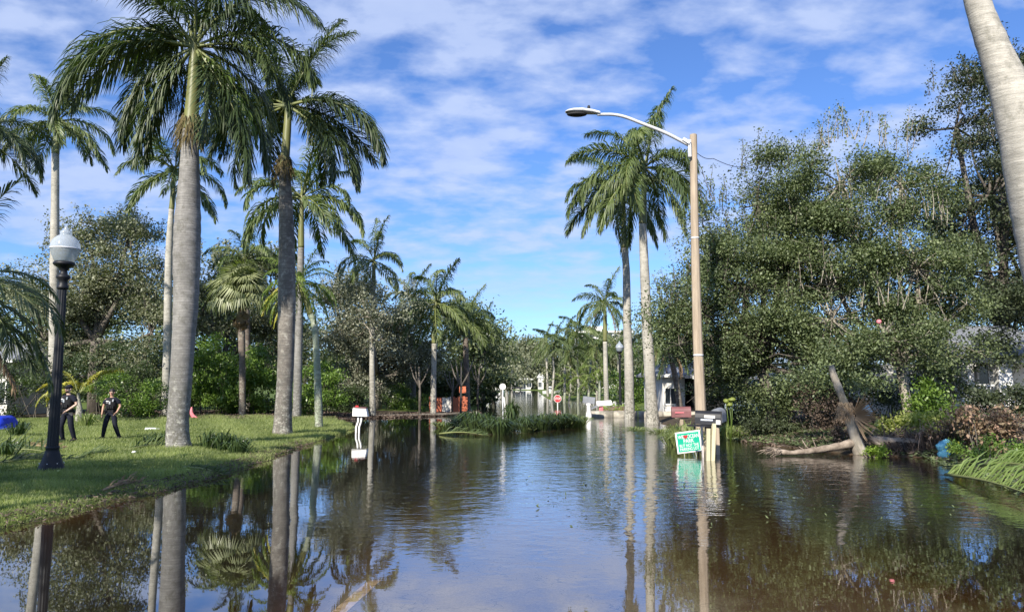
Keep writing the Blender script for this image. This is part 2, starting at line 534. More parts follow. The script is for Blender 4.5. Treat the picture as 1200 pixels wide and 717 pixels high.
MEDIAN = [P2(512, 505), P2(560, 511), P2(640, 506), P2(688, 500), P2(690, 494), P2(640, 491), P2(560, 491), P2(515, 496)]


def sdist(poly, X, Y):
    """signed distance, positive inside"""
    X = np.asarray(X, float); Y = np.asarray(Y, float)
    d = np.full(X.shape, 1e9); ins = np.zeros(X.shape, bool)
    n = len(poly)
    for i in range(n):
        ax, ay = poly[i]; bx, by = poly[(i + 1) % n]
        ex, ey = bx - ax, by - ay
        t = np.clip(((X - ax) * ex + (Y - ay) * ey) / (ex * ex + ey * ey + 1e-12), 0, 1)
        d = np.minimum(d, np.hypot(X - ax - t * ex, Y - ay - t * ey))
        c = ((ay > Y) != (by > Y))
        with np.errstate(divide='ignore', invalid='ignore'):
            xi = (bx - ax) * (Y - ay) / (by - ay + 1e-12) + ax
        ins ^= c & (X < xi)
    return np.where(ins, d, -d)


def wob(X, Y):
    return (np.sin(X * 1.7 + Y * 0.9) + np.sin(X * 0.6 - Y * 2.1 + 1.0) + np.sin(X * 3.1 + Y * 2.7 + 2.0) * 0.6) * 0.33


def height(X, Y):
    X = np.asarray(X, float); Y = np.asarray(Y, float)
    w = wob(X, Y) * 0.18
    dl = sdist(LEFT, X, Y) + w; dr = sdist(RIGHT, X, Y) + w; df = sdist(FAR, X, Y); dm = sdist(MEDIAN, X, Y) + w
    d = np.maximum(np.maximum(dl, dr), df)
    land = 0.05 * np.clip(d / 0.12, 0, 1) + 0.17 * (1 - np.exp(-np.clip(d, 0, None) / 1.6)) + 0.012 * wob(X * 2, Y * 2)
    land = land + np.where(dr > 1, 0.35 * (1 - np.exp(-(np.clip(dr, 1, None) - 1) / 2.0)) * (Y < 45), 0)
    deep = -0.045 - 0.55 * np.clip((Y - 7.0) / 30.0, 0, 1) ** 0.8
    side = np.clip((np.abs(X - 1.4) - 3.2) / 3.0, 0, 1)
    deep = deep - 0.42 * side
    bot = np.maximum(deep, -0.02 + d * 0.28)
    h = np.where(d > 0, land, bot)
    h = np.where((dm > 0) & (d <= 0), -0.07 + 0.03 * np.clip(dm, 0, 1), h)
    h = np.where(Y < 3, np.where(d > 0, h, np.maximum(h, -0.045 + (3 - Y) * 0.03)), h)
    return h


def gh(x, y):
    return float(height(np.array([x]), np.array([y]))[0])


def base(px, py):
    """ground point seen at a pixel"""
    z = 0.2
    for _ in range(4):
        g = gr(px, py, z); z = gh(g.x, g.y)
        z = max(z, -0.02)
    return gr(px, py, z)


def axis(segs):
    out = []
    for a, b, st in segs:
        out.extend(np.arange(a, b, st))
    out.append(segs[-1][1])
    return np.array(out)


xs = axis([(-900, -100, 100), (-100, -30, 5), (-30, -16, 1.0), (-16, 18, 0.22), (18, 40, 1.0), (40, 100, 5), (100, 900, 100)])
ys = axis([(-80, 0, 4), (0, 5, 1.0), (5, 40, 0.22), (40, 60, 0.6), (60, 120, 2), (120, 270, 5), (270, 1600, 70)])
GX, GY = np.meshgrid(xs, ys)
GZ = height(GX, GY)


def grid_mesh(name, X, Y, Z, mat, attr=None):
    ny, nx = X.shape
    V = np.stack([X, Y, Z], -1).reshape(-1, 3).astype(np.float32)
    i = np.arange(ny - 1)[:, None] * nx + np.arange(nx - 1)[None, :]
    Q = np.stack([i, i + 1, i + nx + 1, i + nx], -1).reshape(-1, 4).astype(np.int32)
    me = bpy.data.meshes.new(name)
    me.vertices.add(len(V)); me.vertices.foreach_set('co', V.ravel())
    me.loops.add(Q.size); me.loops.foreach_set('vertex_index', Q.ravel())
    me.polygons.add(len(Q))
    me.polygons.foreach_set('loop_start', np.arange(0, Q.size, 4, dtype=np.int32))
    me.polygons.foreach_set('loop_total', np.full(len(Q), 4, dtype=np.int32))
    me.polygons.foreach_set('use_smooth', np.ones(len(Q), bool))
    if attr is not None:
        a = me.attributes.new('depth', 'FLOAT', 'POINT'); a.data.foreach_set('value', attr.ravel().astype(np.float32))
    me.materials.append(mat)
    me.update(calc_edges=True)
    return me


def ground_mat():
    m, t, o = new_mat('ground_soil')
    b = N(t, 'ShaderNodeBsdfPrincipled'); b.inputs['Roughness'].default_value = 0.95; b.inputs['Specular IOR Level'].default_value = 0.15
    v = coords(t, 'Object')
    n1 = noise(t, v, 0.7, 6, 0.65); n2 = noise(t, v, 9.0, 6, 0.7)
    grass = ramp(t, n2, [(0.3, (0.055, 0.085, 0.018)), (0.7, (0.13, 0.175, 0.04))])
    soil = ramp(t, n2, [(0.3, (0.035, 0.028, 0.020)), (0.7, (0.10, 0.080, 0.055))])
    silt = ramp(t, math_n(t, 'ADD', math_n(t, 'MULTIPLY', n1, 0.5), math_n(t, 'MULTIPLY', n2, 0.5)), [(0.35, (0.055, 0.032, 0.016)), (0.65, (0.14, 0.085, 0.042))])
    a = N(t, 'ShaderNodeAttribute', attribute_name='depth')     # how much soil rather than lawn
    land = mixc(t, ramp(t, math_n(t, 'ADD', a.outputs['Fac'], math_n(t, 'MULTIPLY', n1, 0.3)), [(0.5, 0.0), (0.75, 1.0)]), grass, soil)
    g = N(t, 'ShaderNodeNewGeometry'); s = N(t, 'ShaderNodeSeparateXYZ'); t.links.new(g.outputs['Position'], s.inputs[0])
    dry = ramp(t, math_n(t, 'ADD', math_n(t, 'MULTIPLY', s.outputs[2], 10.0), 0.3), [(0.0, 0.0), (0.6, 1.0)])
    col = mixc(t, dry, silt, land)
    t.links.new(col, b.inputs['Base Color'])
    bn = N(t, 'ShaderNodeBump'); bn.inputs['Strength'].default_value = 0.6; bn.inputs['Distance'].default_value = 0.03
    t.links.new(n2, bn.inputs['Height']); t.links.new(bn.outputs[0], b.inputs['Normal'])
    t.links.new(b.outputs[0], o.inputs[0])
    return m


# lawn everywhere on the left up to the hedge, soil under the trees and on the right bank
LAWN = [(-60, 2), P2(-60, 640), P2(0, 622), P2(110, 594), P2(250, 561), P2(325, 533), P2(400, 509), P2(418, 502), P2(405, 492), P2(330, 493), P2(225, 493), P2(130, 494), P2(0, 493), (-60, 40)]
soilA = np.clip(0.5 - sdist(LAWN, GX, GY) * 0.6, 0, 1) * np.where(GY > 56, 0.25, 1.0)
g_ob = link('ground', grid_mesh('ground', GX, GY, GZ, ground_mat(), soilA))
tag(g_ob, kind='structure')

# the flooded road: asphalt sheet under the water, and its edge line
def asphalt_mat():
    m, t, o = new_mat('asphalt')
    b = N(t, 'ShaderNodeBsdfPrincipled'); b.inputs['Roughness'].default_value = 0.9
    v = coords(t, 'Object')
    vo = N(t, 'ShaderNodeTexVoronoi'); vo.inputs['Scale'].default_value = 60; t.links.new(v, vo.inputs['Vector'])
    n1 = noise(t, v, 1.2, 6, 0.6)
    c = ramp(t, vo.outputs['Color'], [(0.0, (0.17, 0.16, 0.155)), (1.0, (0.34, 0.32, 0.30))])
    c = mixc(t, ramp(t, n1, [(0.4, 0.0), (0.7, 0.5)]), c, (0.19, 0.165, 0.14))
    cr = N(t, 'ShaderNodeTexVoronoi', feature='DISTANCE_TO_EDGE'); cr.inputs['Scale'].default_value = 0.9
    mp = N(t, 'ShaderNodeVectorMath', operation='ADD'); t.links.new(v, mp.inputs[0])
    nv = N(t, 'ShaderNodeTexNoise'); nv.inputs['Scale'].default_value = 3; t.links.new(v, nv.inputs['Vector'])
    t.links.new(nv.outputs['Color'], mp.inputs[1]); t.links.new(mp.outputs[0], cr.inputs['Vector'])
    c = mixc(t, ramp(t, cr.outputs['Distance'], [(0.0, 0.8), (0.012, 0.0)]), c, (0.03, 0.027, 0.025))
    s = N(t, 'ShaderNodeSeparateXYZ'); t.links.new(v, s.inputs[0])
    ed = math_n(t, 'ADD', math_n(t, 'ABSOLUTE', math_n(t, 'SUBTRACT', s.outputs[0], 0.15)), math_n(t, 'MULTIPLY', n1, 0.9))
    c = mixc(t, ramp(t, math_n(t, 'DIVIDE', ed, 5.0), [(0.46, 0.0), (0.56, 0.9)]), c, (0.09, 0.055, 0.028))
    t.links.new(c, b.inputs['Base Color'])
    t.links.new(b.outputs[0], o.inputs[0])
    return m


rx = np.linspace(-2.35, 4.6, 33); ry = axis([(-60, 0, 3), (0, 40, 0.3)])
RX, RY = np.meshgrid(rx, ry)
RZ = height(RX, RY) + 0.006
road = link('road', grid_mesh('road', RX, RY, RZ, asphalt_mat()))
tag(road, kind='structure')
a_, b_ = gr(383, 728, -0.04), gr(439, 675, -0.05)
lx = np.array([-0.075, 0.075]); ly = np.linspace(0, 1, 12)
LX = np.zeros((12, 2)); LY = np.zeros((12, 2))
dv = (b_ - a_).normalized(); nv_ = Vector((dv.y, -dv.x, 0))
for i, tt in enumerate(ly):
    for j in (0, 1):
        p = a_.lerp(b_, tt) + nv_ * (lx[j] + random.Random(i * 2 + j).uniform(-0.006, 0.006)) + dv * (0.02 * (j if i == 11 else 0))
        LX[i, j] = p.x; LY[i, j] = p.y
lm = pm('road_paint', (0.80, 0.70, 0.62), (0.62, 0.53, 0.46), 12, 0.8, 0.2, dirt=(0.34, 0.26, 0.2), dscale=6)
tag(link('painted_road_line', grid_mesh('painted_road_line', LX, LY, height(LX, LY) + 0.012, lm)), kind='structure')


def water_mat():
    m, t, o = new_mat('flood_water')
    g = N(t, 'ShaderNodeNewGeometry')
    s = N(t, 'ShaderNodeSeparateXYZ'); t.links.new(g.outputs['Position'], s.inputs[0])
    a = N(t, 'ShaderNodeAttribute', attribute_name='depth')
    # absorption with the real depth of the water
    cc = N(t, 'ShaderNodeCombineColor')
    for i, k in enumerate((1.9, 3.2, 6.0)):
        e = math_n(t, 'EXPONENT', math_n(t, 'MULTIPLY', a.outputs['Fac'], -k))
        t.links.new(e, cc.inputs[i])
    tp = N(t, 'ShaderNodeBsdfTransparent'); t.links.new(cc.outputs[0], tp.inputs[0])
    df = N(t, 'ShaderNodeBsdfDiffuse'); df.inputs[0].default_value = (0.022, 0.019, 0.013, 1)
    sc_ = math_n(t, 'SUBTRACT', 1.0, math_n(t, 'EXPONENT', math_n(t, 'MULTIPLY', a.outputs['Fac'], -2.2)))
    mu = N(t, 'ShaderNodeMixShader'); t.links.new(sc_, mu.inputs[0]); t.links.new(tp.outputs[0], mu.inputs[1]); t.links.new(df.outputs[0], mu.inputs[2])
    # ripples: wind-ruffled in the open, glassy by the lawn and in the shallows near the camera
    mp = N(t, 'ShaderNodeMapping'); mp.inputs['Scale'].default_value = (0.8, 1.15, 1); mp.inputs['Rotation'].default_value = (0, 0, R(6))
    t.links.new(g.outputs['Position'], mp.inputs[0])
    r1 = noise(t, mp.outputs[0], 2.4, 3, 0.5, 0.4)
    r2 = noise(t, mp.outputs[0], 7.0, 2, 0.5, 0.2)
    r3 = noise(t, mp.outputs[0], 0.7, 2, 0.5)
    hgt = math_n(t, 'ADD', math_n(t, 'ADD', math_n(t, 'MULTIPLY', r1, 0.62), math_n(t, 'MULTIPLY', r2, 0.22)), math_n(t, 'MULTIPLY', r3, 0.5))
    patch = noise(t, g.outputs['Position'], 0.16, 3, 0.5, 0.3)
    yy = math_n(t, 'ADD', s.outputs[1], math_n(t, 'MULTIPLY', math_n(t, 'SUBTRACT', patch, 0.5), 7.0))
    near = N(t, 'ShaderNodeMapRange', interpolation_type='SMOOTHSTEP'); t.links.new(yy, near.inputs[0])
    near.inputs[1].default_value = 8.2; near.inputs[2].default_value = 15.0; near.inputs[3].default_value = 0.035; near.inputs[4].default_value = 1.0
    # line from the lawn: calm strip to its left
    xx = math_n(t, 'ADD', math_n(t, 'ADD', s.outputs[0], 2.2), math_n(t, 'MULTIPLY', math_n(t, 'SUBTRACT', patch, 0.5), 6.0))
    lee = N(t, 'ShaderNodeMapRange', interpolation_type='SMOOTHSTEP'); t.links.new(xx, lee.inputs[0])
    lee.inputs[1].default_value = -2.0; lee.inputs[2].default_value = 1.6; lee.inputs[3].default_value = 0.10; lee.inputs[4].default_value = 1.0
    far = N(t, 'ShaderNodeMapRange'); t.links.new(s.outputs[1], far.inputs[0])
    far.inputs[1].default_value = 32; far.inputs[2].default_value = 70; far.inputs[3].default_value = 1.0; far.inputs[4].default_value = 0.25
    amp = math_n(t, 'MULTIPLY', math_n(t, 'MULTIPLY', near.outputs[0], lee.outputs[0]), far.outputs[0])
    bn = N(t, 'ShaderNodeBump'); bn.inputs['Distance'].default_value = 0.021
    t.links.new(math_n(t, 'MULTIPLY', hgt, amp), bn.inputs['Height']); bn.inputs['Strength'].default_value = 1.0
    gl = N(t, 'ShaderNodeBsdfGlossy'); gl.inputs['Roughness'].default_value = 0.015; gl.inputs[0].default_value = (0.97, 0.98, 1, 1)
    t.links.new(bn.outputs[0], gl.inputs['Normal'])
    dt = N(t, 'ShaderNodeVectorMath', operation='DOT_PRODUCT'); t.links.new(bn.outputs[0], dt.inputs[0]); t.links.new(g.outputs['Incoming'], dt.inputs[1])
    inv = math_n(t, 'SUBTRACT', 1.0, math_n(t, 'ABSOLUTE', dt.outputs['Value']), True)      # Fresnel after Schlick, the same from both sides
    fr = math_n(t, 'ADD', math_n(t, 'MULTIPLY', math_n(t, 'POWER', inv, 3.3), 0.97), 0.03, True)
    mx = N(t, 'ShaderNodeMixShader'); t.links.new(fr, mx.inputs[0]); t.links.new(mu.outputs[0], mx.inputs[1]); t.links.new(gl.outputs[0], mx.inputs[2])
    t.links.new(mx.outputs[0], o.inputs[0])
    return m


wxs = axis([(-900, -100, 100), (-100, -30, 10), (-30, 18, 0.6), (18, 40, 2.0), (40, 100, 10), (100, 900, 100)])
wys = axis([(-80, 0, 8), (0, 40, 0.6), (40, 60, 1.5), (60, 120, 4), (120, 270, 10), (270, 1600, 140)])
WX, WY = np.meshgrid(wxs, wys)
tag(link('flood_water', grid_mesh('flood_water', WX, WY, np.zeros_like(WX), water_mat(), np.clip(-height(WX, WY), 0, 3))), kind='structure')

# ------------------------------------------------------------------ leaves, crowns, bushes
def leaf_quads(P, rng, size, aspect=0.45, up=0.35, jitter=0.5):
    """one folded leaf (a diamond quad) at every point of P"""
    n = len(P)
    u = rng.normal(size=(n, 3)); u[:, 2] -= 0.15; u /= np.linalg.norm(u, axis=1)[:, None]
    nr = rng.normal(size=(n, 3)); nr[:, 2] = np.abs(nr[:, 2]) + up
    v = np.cross(nr, u); v /= np.linalg.norm(v, axis=1)[:, None] + 1e-9
    s = size * (1 + rng.uniform(-jitter, jitter, n))[:, None]
    w = s * aspect
    q = np.stack([P, P + u * s * .5 + v * w * .5, P + u * s, P + u * s * .5 - v * w * .5], 1)
    return q.reshape(-1, 3)


def crown_points(lobes, n_clump, per, rng, sig=0.22, shell=0.5, hole=0.0, sub=0, br_=0.9):
    """lobes: (centre, (rx,ry,rz)); returns leaf points, clump centres"""
    vol = np.array([l[1][0] * l[1][1] ** .5 * l[1][2] for l in lobes]); vol = vol / vol.sum()
    Cs = []
    for (c, r), f in zip(lobes, vol):
        k = max(6, int(n_clump * f))
        d = rng.normal(size=(k, 3)); d /= np.linalg.norm(d, axis=1)[:, None]
        rad = shell + (1.04 - shell) * rng.random(k) ** 0.6
        # lumpy outline
        lump = 1 + 0.16 * np.sin(d[:, 0] * 7 + c[0]) * np.sin(d[:, 2] * 6 + c[2]) + 0.10 * np.sin(d[:, 0] * 15 + d[:, 2] * 13)
        Cs.append(np.array(c) + d * (rad * lump)[:, None] * np.array(r))
    Cs = np.concatenate(Cs)
    if sub:
        # gather the clumps on smaller boughs so that lit mounds and dark gaps alternate
        m = max(8, len(Cs) // sub)
        cen = Cs[rng.choice(len(Cs), m, replace=False)]
        cen = cen + rng.normal(size=cen.shape) * 0.15
        br = br_ * (0.65 + 0.7 * rng.random(m))
        own = rng.integers(0, m, len(Cs))
        d = rng.normal(size=(len(Cs), 3)); d /= np.linalg.norm(d, axis=1)[:, None]
        d[:, 2] = np.where(d[:, 2] < -0.2, d[:, 2] * .5, d[:, 2])
        Cs = cen[own] + d * (br[own] * (0.35 + 0.85 * rng.random(len(Cs)) ** .8))[:, None] * np.array([1.25, 1.25, .8])
    if hole:
        q = np.sin(Cs[:, 0] * 1.9 + Cs[:, 2] * 1.1) + np.sin(Cs[:, 1] * 1.3 - Cs[:, 2] * 2.3) + np.sin(Cs[:, 0] * 0.8 + Cs[:, 1] * 2.2)
        Cs = Cs[q > hole - 3]
    sz = sig * (0.6 + 0.9 * rng.random(len(Cs)))
    k = rng.poisson(per, len(Cs)) + 1
    idx = np.repeat(np.arange(len(Cs)), k)
    P = Cs[idx] + rng.normal(size=(len(idx), 3)) * sz[idx][:, None] * np.array([1, 1, 0.7])
    return P, Cs, idx, (cen if sub else Cs)


def add_crown(name, parent, lobes, n_clump, per, size, mat, seed, sig=0.22, shell=0.5, hole=0.0, aspect=0.6, origin=None, sub=0, br_=0.9):
    rng = np.random.default_rng(seed)
    P, Cs, idx, cen = crown_points(lobes, n_clump, per, rng, sig, shell, hole, sub, br_)
    keep = P[:, 2] > 0.03
    P = P[keep]; idx = idx[keep]
    cr = rng.random(len(Cs))
    rn = np.clip(0.72 * cr[idx] + 0.28 * rng.random(len(idx)), 0, 1)
    V = leaf_quads(P, rng, size, aspect, 0.9)
    og = np.array(origin if origin is not None else (parent.location if parent else (0, 0, 0)))
    me = np_mesh(name, V - og, 4, mat, rn)
    return link(name, me, parent, None if parent else og), cen


def lobes_px(ls, Y, dr=None):
    out = []
    for l in ls:
        px, py, rx, ry = l[:4]; dy = l[4] if len(l) > 4 else 0.0
        y = Y + dy
        k = mpp(y)
        out.append((tuple(pt(px, py, y)), (rx * k, dr or (rx + ry) * 0.5 * k, ry * k)))
    return out


def oak(label, ls, Y, trunk, n_clump, per, size, mat='oak_leaf', seed=1, sig=0.25, shell=0.3, hole=1.3, dr=None, group=None, bark='bark', sprigs=0, name='oak_tree', cat='tree', limbs=True, sub=40, br=0.0215):
    """trunk: list of (px,py,width px) from the ground up"""
    rg = random.Random(seed)
    k = mpp(Y)
    tp = [pt(p[0], p[1], Y) for p in trunk]
    z0 = gh(tp[0].x, tp[0].y)
    b0 = Vector((tp[0].x, tp[0].y, z0))
    tp[0] = b0 - Vector((0, 0, 0.1))
    t = thing(name, label, cat, b0, group)
    rr = [p[2] * k / 2 for p in trunk]; rr[0] *= 1.2
    mb = MB(); mb.tube(tp, rr, 10); mb.build('trunk', M[bark], t)
    lobes = lobes_px(ls, Y, dr)
    cro, Cs = add_crown('crown', t, lobes, n_clump, per, size, M[mat], seed, sig, shell, hole, sub=sub, br_=Y * br)
    lb = MB(); top = tp[-1]; rt = rr[-1]
    allc = [Vector(l[0]) for l in lobes]
    for i, (c, r) in enumerate(lobes):
        if len(ls[i]) > 5: continue
        c = Vector(c)
        mid = top.lerp(c, 0.5) + Vector((rg.uniform(-.3, .3), rg.uniform(-.4, .4), rg.uniform(-.5, .1))) * min(1.0, r[0])
        lb.tube([top, mid, c], [rt * 0.75, rt * 0.5, rt * 0.28], 6)
        dd = np.sqrt((((Cs - np.array(c)) / np.array(r)) ** 2).sum(1))
        mine = [Vector(x) for x in Cs[dd < 1.25]]
        rg.shuffle(mine)
        for q in mine[:40]:
            m2 = c.lerp(q, 0.5) + Vector((rg.uniform(-.3, .3), rg.uniform(-.3, .3), rg.uniform(-.3, .2))) * min(1, r[0])
            lb.tube([c, m2, q], [rt * 0.22, rt * 0.14, rt * .06], 5, caps=False)
            for _ in range(3):
                q2 = q + Vector((rg.gauss(0, .45), rg.gauss(0, .45), rg.gauss(.1, .3)))
                lb.tube([q, q.lerp(q2, .5) + Vector((0, 0, .06)), q2], [rt * .06, rt * .04, .006], 4, caps=False)
    if sprigs:
        sp_ = []
        for i in range(sprigs):
            c, r = lobes[rg.choice([q for q in range(len(ls)) if len(ls[q]) < 6])]
            a = rg.uniform(0, 2 * PI); e = rg.uniform(0.7, 1.4)
            st = Vector(c) + Vector((r[0] * math.cos(a) * math.cos(e), r[1] * math.sin(a) * math.cos(e), r[2] * math.sin(e))) * 0.9
            L = rg.uniform(0.6, 1.7)
            dr_ = Vector((rg.uniform(-.35, .35), rg.uniform(-.3, .3), 1)).normalized()
            en = st + dr_ * L
            lb.tube([st, st.lerp(en, .5) + Vector((rg.uniform(-.08, .08), 0, 0)), en], [0.022, 0.014, 0.006], 4, caps=False)
            for q in range(int(14 + L * 34)):
                f = rg.random() ** 0.8
                sp_.append(st.lerp(en, f) + Vector((rg.gauss(0, .09), rg.gauss(0, .09), rg.gauss(0, .06))))
        rng = np.random.default_rng(seed + 5)
        P = np.array(sp_)
        me = np_mesh('top_sprigs', leaf_quads(P, rng, size, 0.5) - np.array(b0), 4, M[mat], rng.random(len(P)))
        link('top_sprigs', me, t)
    lb.build('limbs', M[bark], t)
    return t


def bush(label, ls, Y, n_clump, per, size, mat, seed, sig=0.16, shell=0.35, hole=0.0, dr=None, cat='bush', name='bush', group=None, aspect=0.5, z0=None):
    lobes = lobes_px(ls, Y, dr)
    rmin = min(l[1][2] for l in lobes)
    cx = sum(l[0][0] for l in lobes) / len(lobes)
    z0 = max(gh(cx, Y), 0.0) if z0 is None else z0
    b0 = Vector((cx, Y, z0))
    t = thing(name, label, cat, b0, group)
    add_crown('foliage', t, lobes, n_clump, per, size, M[mat], seed, sig, shell, hole, aspect, sub=14, br_=.34 * rmin)
    mb = MB(); rg = random.Random(seed)
    for c, r in lobes:
        for i in range(5):
            st = Vector((c[0] + rg.uniform(-.3, .3) * r[0], c[1] + rg.uniform(-.3, .3) * r[1], z0 - 0.1))
            en = Vector((c[0] + rg.uniform(-.7, .7) * r[0], c[1] + rg.uniform(-.7, .7) * r[1], c[2] + rg.uniform(0, .7) * r[2]))
            mb.tube([st, st.lerp(en, .5) + Vector((rg.uniform(-.1, .1), 0, .05)), en], [0.03, 0.02, 0.008], 4, caps=False)
    mb.build('stems', M['bark'], t)
    return t


# ------------------------------------------------------------------ palms
def frond_mesh(name, e0, bend, seed, L=4.0, nl=78, ll=0.62, droop=0.75, plum=0.7, lw=0.05, mats=('rachis', 'palm_leaf'), pet=0.10, twist=0.0):
    rg = random.Random(seed)
    n = 16; P = [Vector((0, 0, 0))]; T = []
    cur = 0.0
    for i in range(n):
        t = (i + .5) / n
        e = e0 - bend * t ** 1.25
        d = Vector((math.cos(e), math.sin(t * 2 + seed) * 0.05 + twist * t, math.sin(e))).normalized()
        T.append(d); P.append(P[-1] + d * (L / n))
    mb = MB()
    mb.tube(P, [0.045 * (1 - i / (n + 1)) ** 0.8 + 0.006 for i in range(n + 1)], 4, mi=0, caps=False)
    V = []; Fc = []
    for k in range(nl):
        t = pet + (1 - pet) * (k + rg.random() * .6) / nl
        f = t * n; i = min(int(f), n - 1); fr = f - i
        p = P[i].lerp(P[i + 1], fr); T_ = T[i]
        S = Vector((0, 1, 0)); U = T_.cross(S); U.normalize()
        if U.z < 0: U = -U
        prof = (min(1.0, (t - pet + 0.06) / 0.22)) ** 0.6 * (1 - 0.62 * max(0, (t - .55) / .45) ** 1.3)
        for sgn in (-1, 1):
            if rg.random() < 0.10 or (0.5 < math.sin(t * 9 + seed * 1.7 + sgn) > 0.93 and seed % 3 == 0): continue
            phi = rg.choice((-0.5, 0.1, 0.6)) * plum + rg.uniform(-.2, .2)
            side = S * sgn * math.cos(phi) + U * math.sin(phi)
            a = R(28 + 34 * t) + rg.uniform(-.12, .12)
            d = side * math.cos(a) + T_ * math.sin(a)
            l = ll * prof * rg.uniform(.82, 1.12)
            g = droop * rg.uniform(.7, 1.2)
            m1 = p + d * l * .42
            d2 = (d + Vector((0, 0, -1)) * g).normalized()
            m2 = m1 + d2 * l * .34
            d3 = (d + Vector((0, 0, -1)) * g * 2.1).normalized()
            m3 = m2 + d3 * l * .30
            wv = d.cross(Vector((0, 0, 1)))
            if wv.length < .1: wv = Vector((1, 0, 0))
            wv.normalize()
            wv = (wv * math.cos(phi * .7) + U * math.sin(rg.uniform(-.8, .8))).normalized() * lw * .5
            b = len(V)
            V += [p - wv * .6, p + wv * .6, m1 - wv, m1 + wv, m2 - wv * .8, m2 + wv * .8, m3]
            Fc += [(b, b + 1, b + 3, b + 2), (b + 2, b + 3, b + 5, b + 4), (b + 4, b + 5, b + 6)]
    mb.add(V, Fc, 1)
    return mb.mesh(name, [M[mats[0]], M[mats[1]]])


ELEV = [82, 66, 48, 30, 12, -8, -30, -52]
BEND = [30, 72, 98, 108, 98, 80, 56, 34]


def frond_set(key, mats, nl=78, ll=0.62, droop=0.75, lw=0.05, plum=0.95, bends=1.0, L=4.0):
    s = []
    for i, (e, b) in enumerate(zip(ELEV, BEND)):
        s.append([frond_mesh('frond', R(e), R(b) * bends, 10 * i + j + hash_(key), L, nl, ll, droop, plum, lw, mats) for j in range(2)])
    return s


def hash_(s):
    return sum(ord(c) * (i + 1) for i, c in enumerate(s)) % 97


SETS = {
    'royal': frond_set('royal', ('rachis', 'palm_leaf_dark'), 165, 0.98, 0.85, 0.036),
    'royal_far': frond_set('royalfar', ('rachis', 'palm_leaf'), 85, 0.9, 0.85, 0.065),
    'right': frond_set('right', ('rachis', 'palm_leaf'), 135, 0.98, 1.15, 0.045),
    'bright': frond_set('bright', ('rachis', 'palm_leaf_bright'), 60, 0.62, 0.9, 0.06),
    'yellow': frond_set('yellow', ('rachis', 'palm_leaf_yellow'), 50, 0.66, 0.6, 0.07, 0.4),
    'dead': frond_set('dead', ('rachis_dead', 'palm_leaf_dead'), 44, 0.6, 1.4, 0.06, 0.9),
    'near': frond_set('near', ('rachis', 'palm_leaf_dark'), 62, 0.85, 0.45, 0.045, 0.35),
}


def interp(path, n):
    """catmull-rom through (Vector, radius)"""
    P = [path[0]] + list(path) + [path[-1]]
    out = []
    for i in range(1, len(P) - 2):
        for k in range(n):
            t = k / n
            def cr(a, b, c, d): return 0.5 * ((2 * b) + (c - a) * t + (2 * a - 5 * b + 4 * c - d) * t * t + (3 * b - a - 3 * c + d) * t ** 3)
            out.append((cr(P[i - 1][0], P[i][0], P[i + 1][0], P[i + 2][0]), cr(P[i - 1][1], P[i][1], P[i + 1][1], P[i + 2][1])))
    out.append(path[-1])
    return out


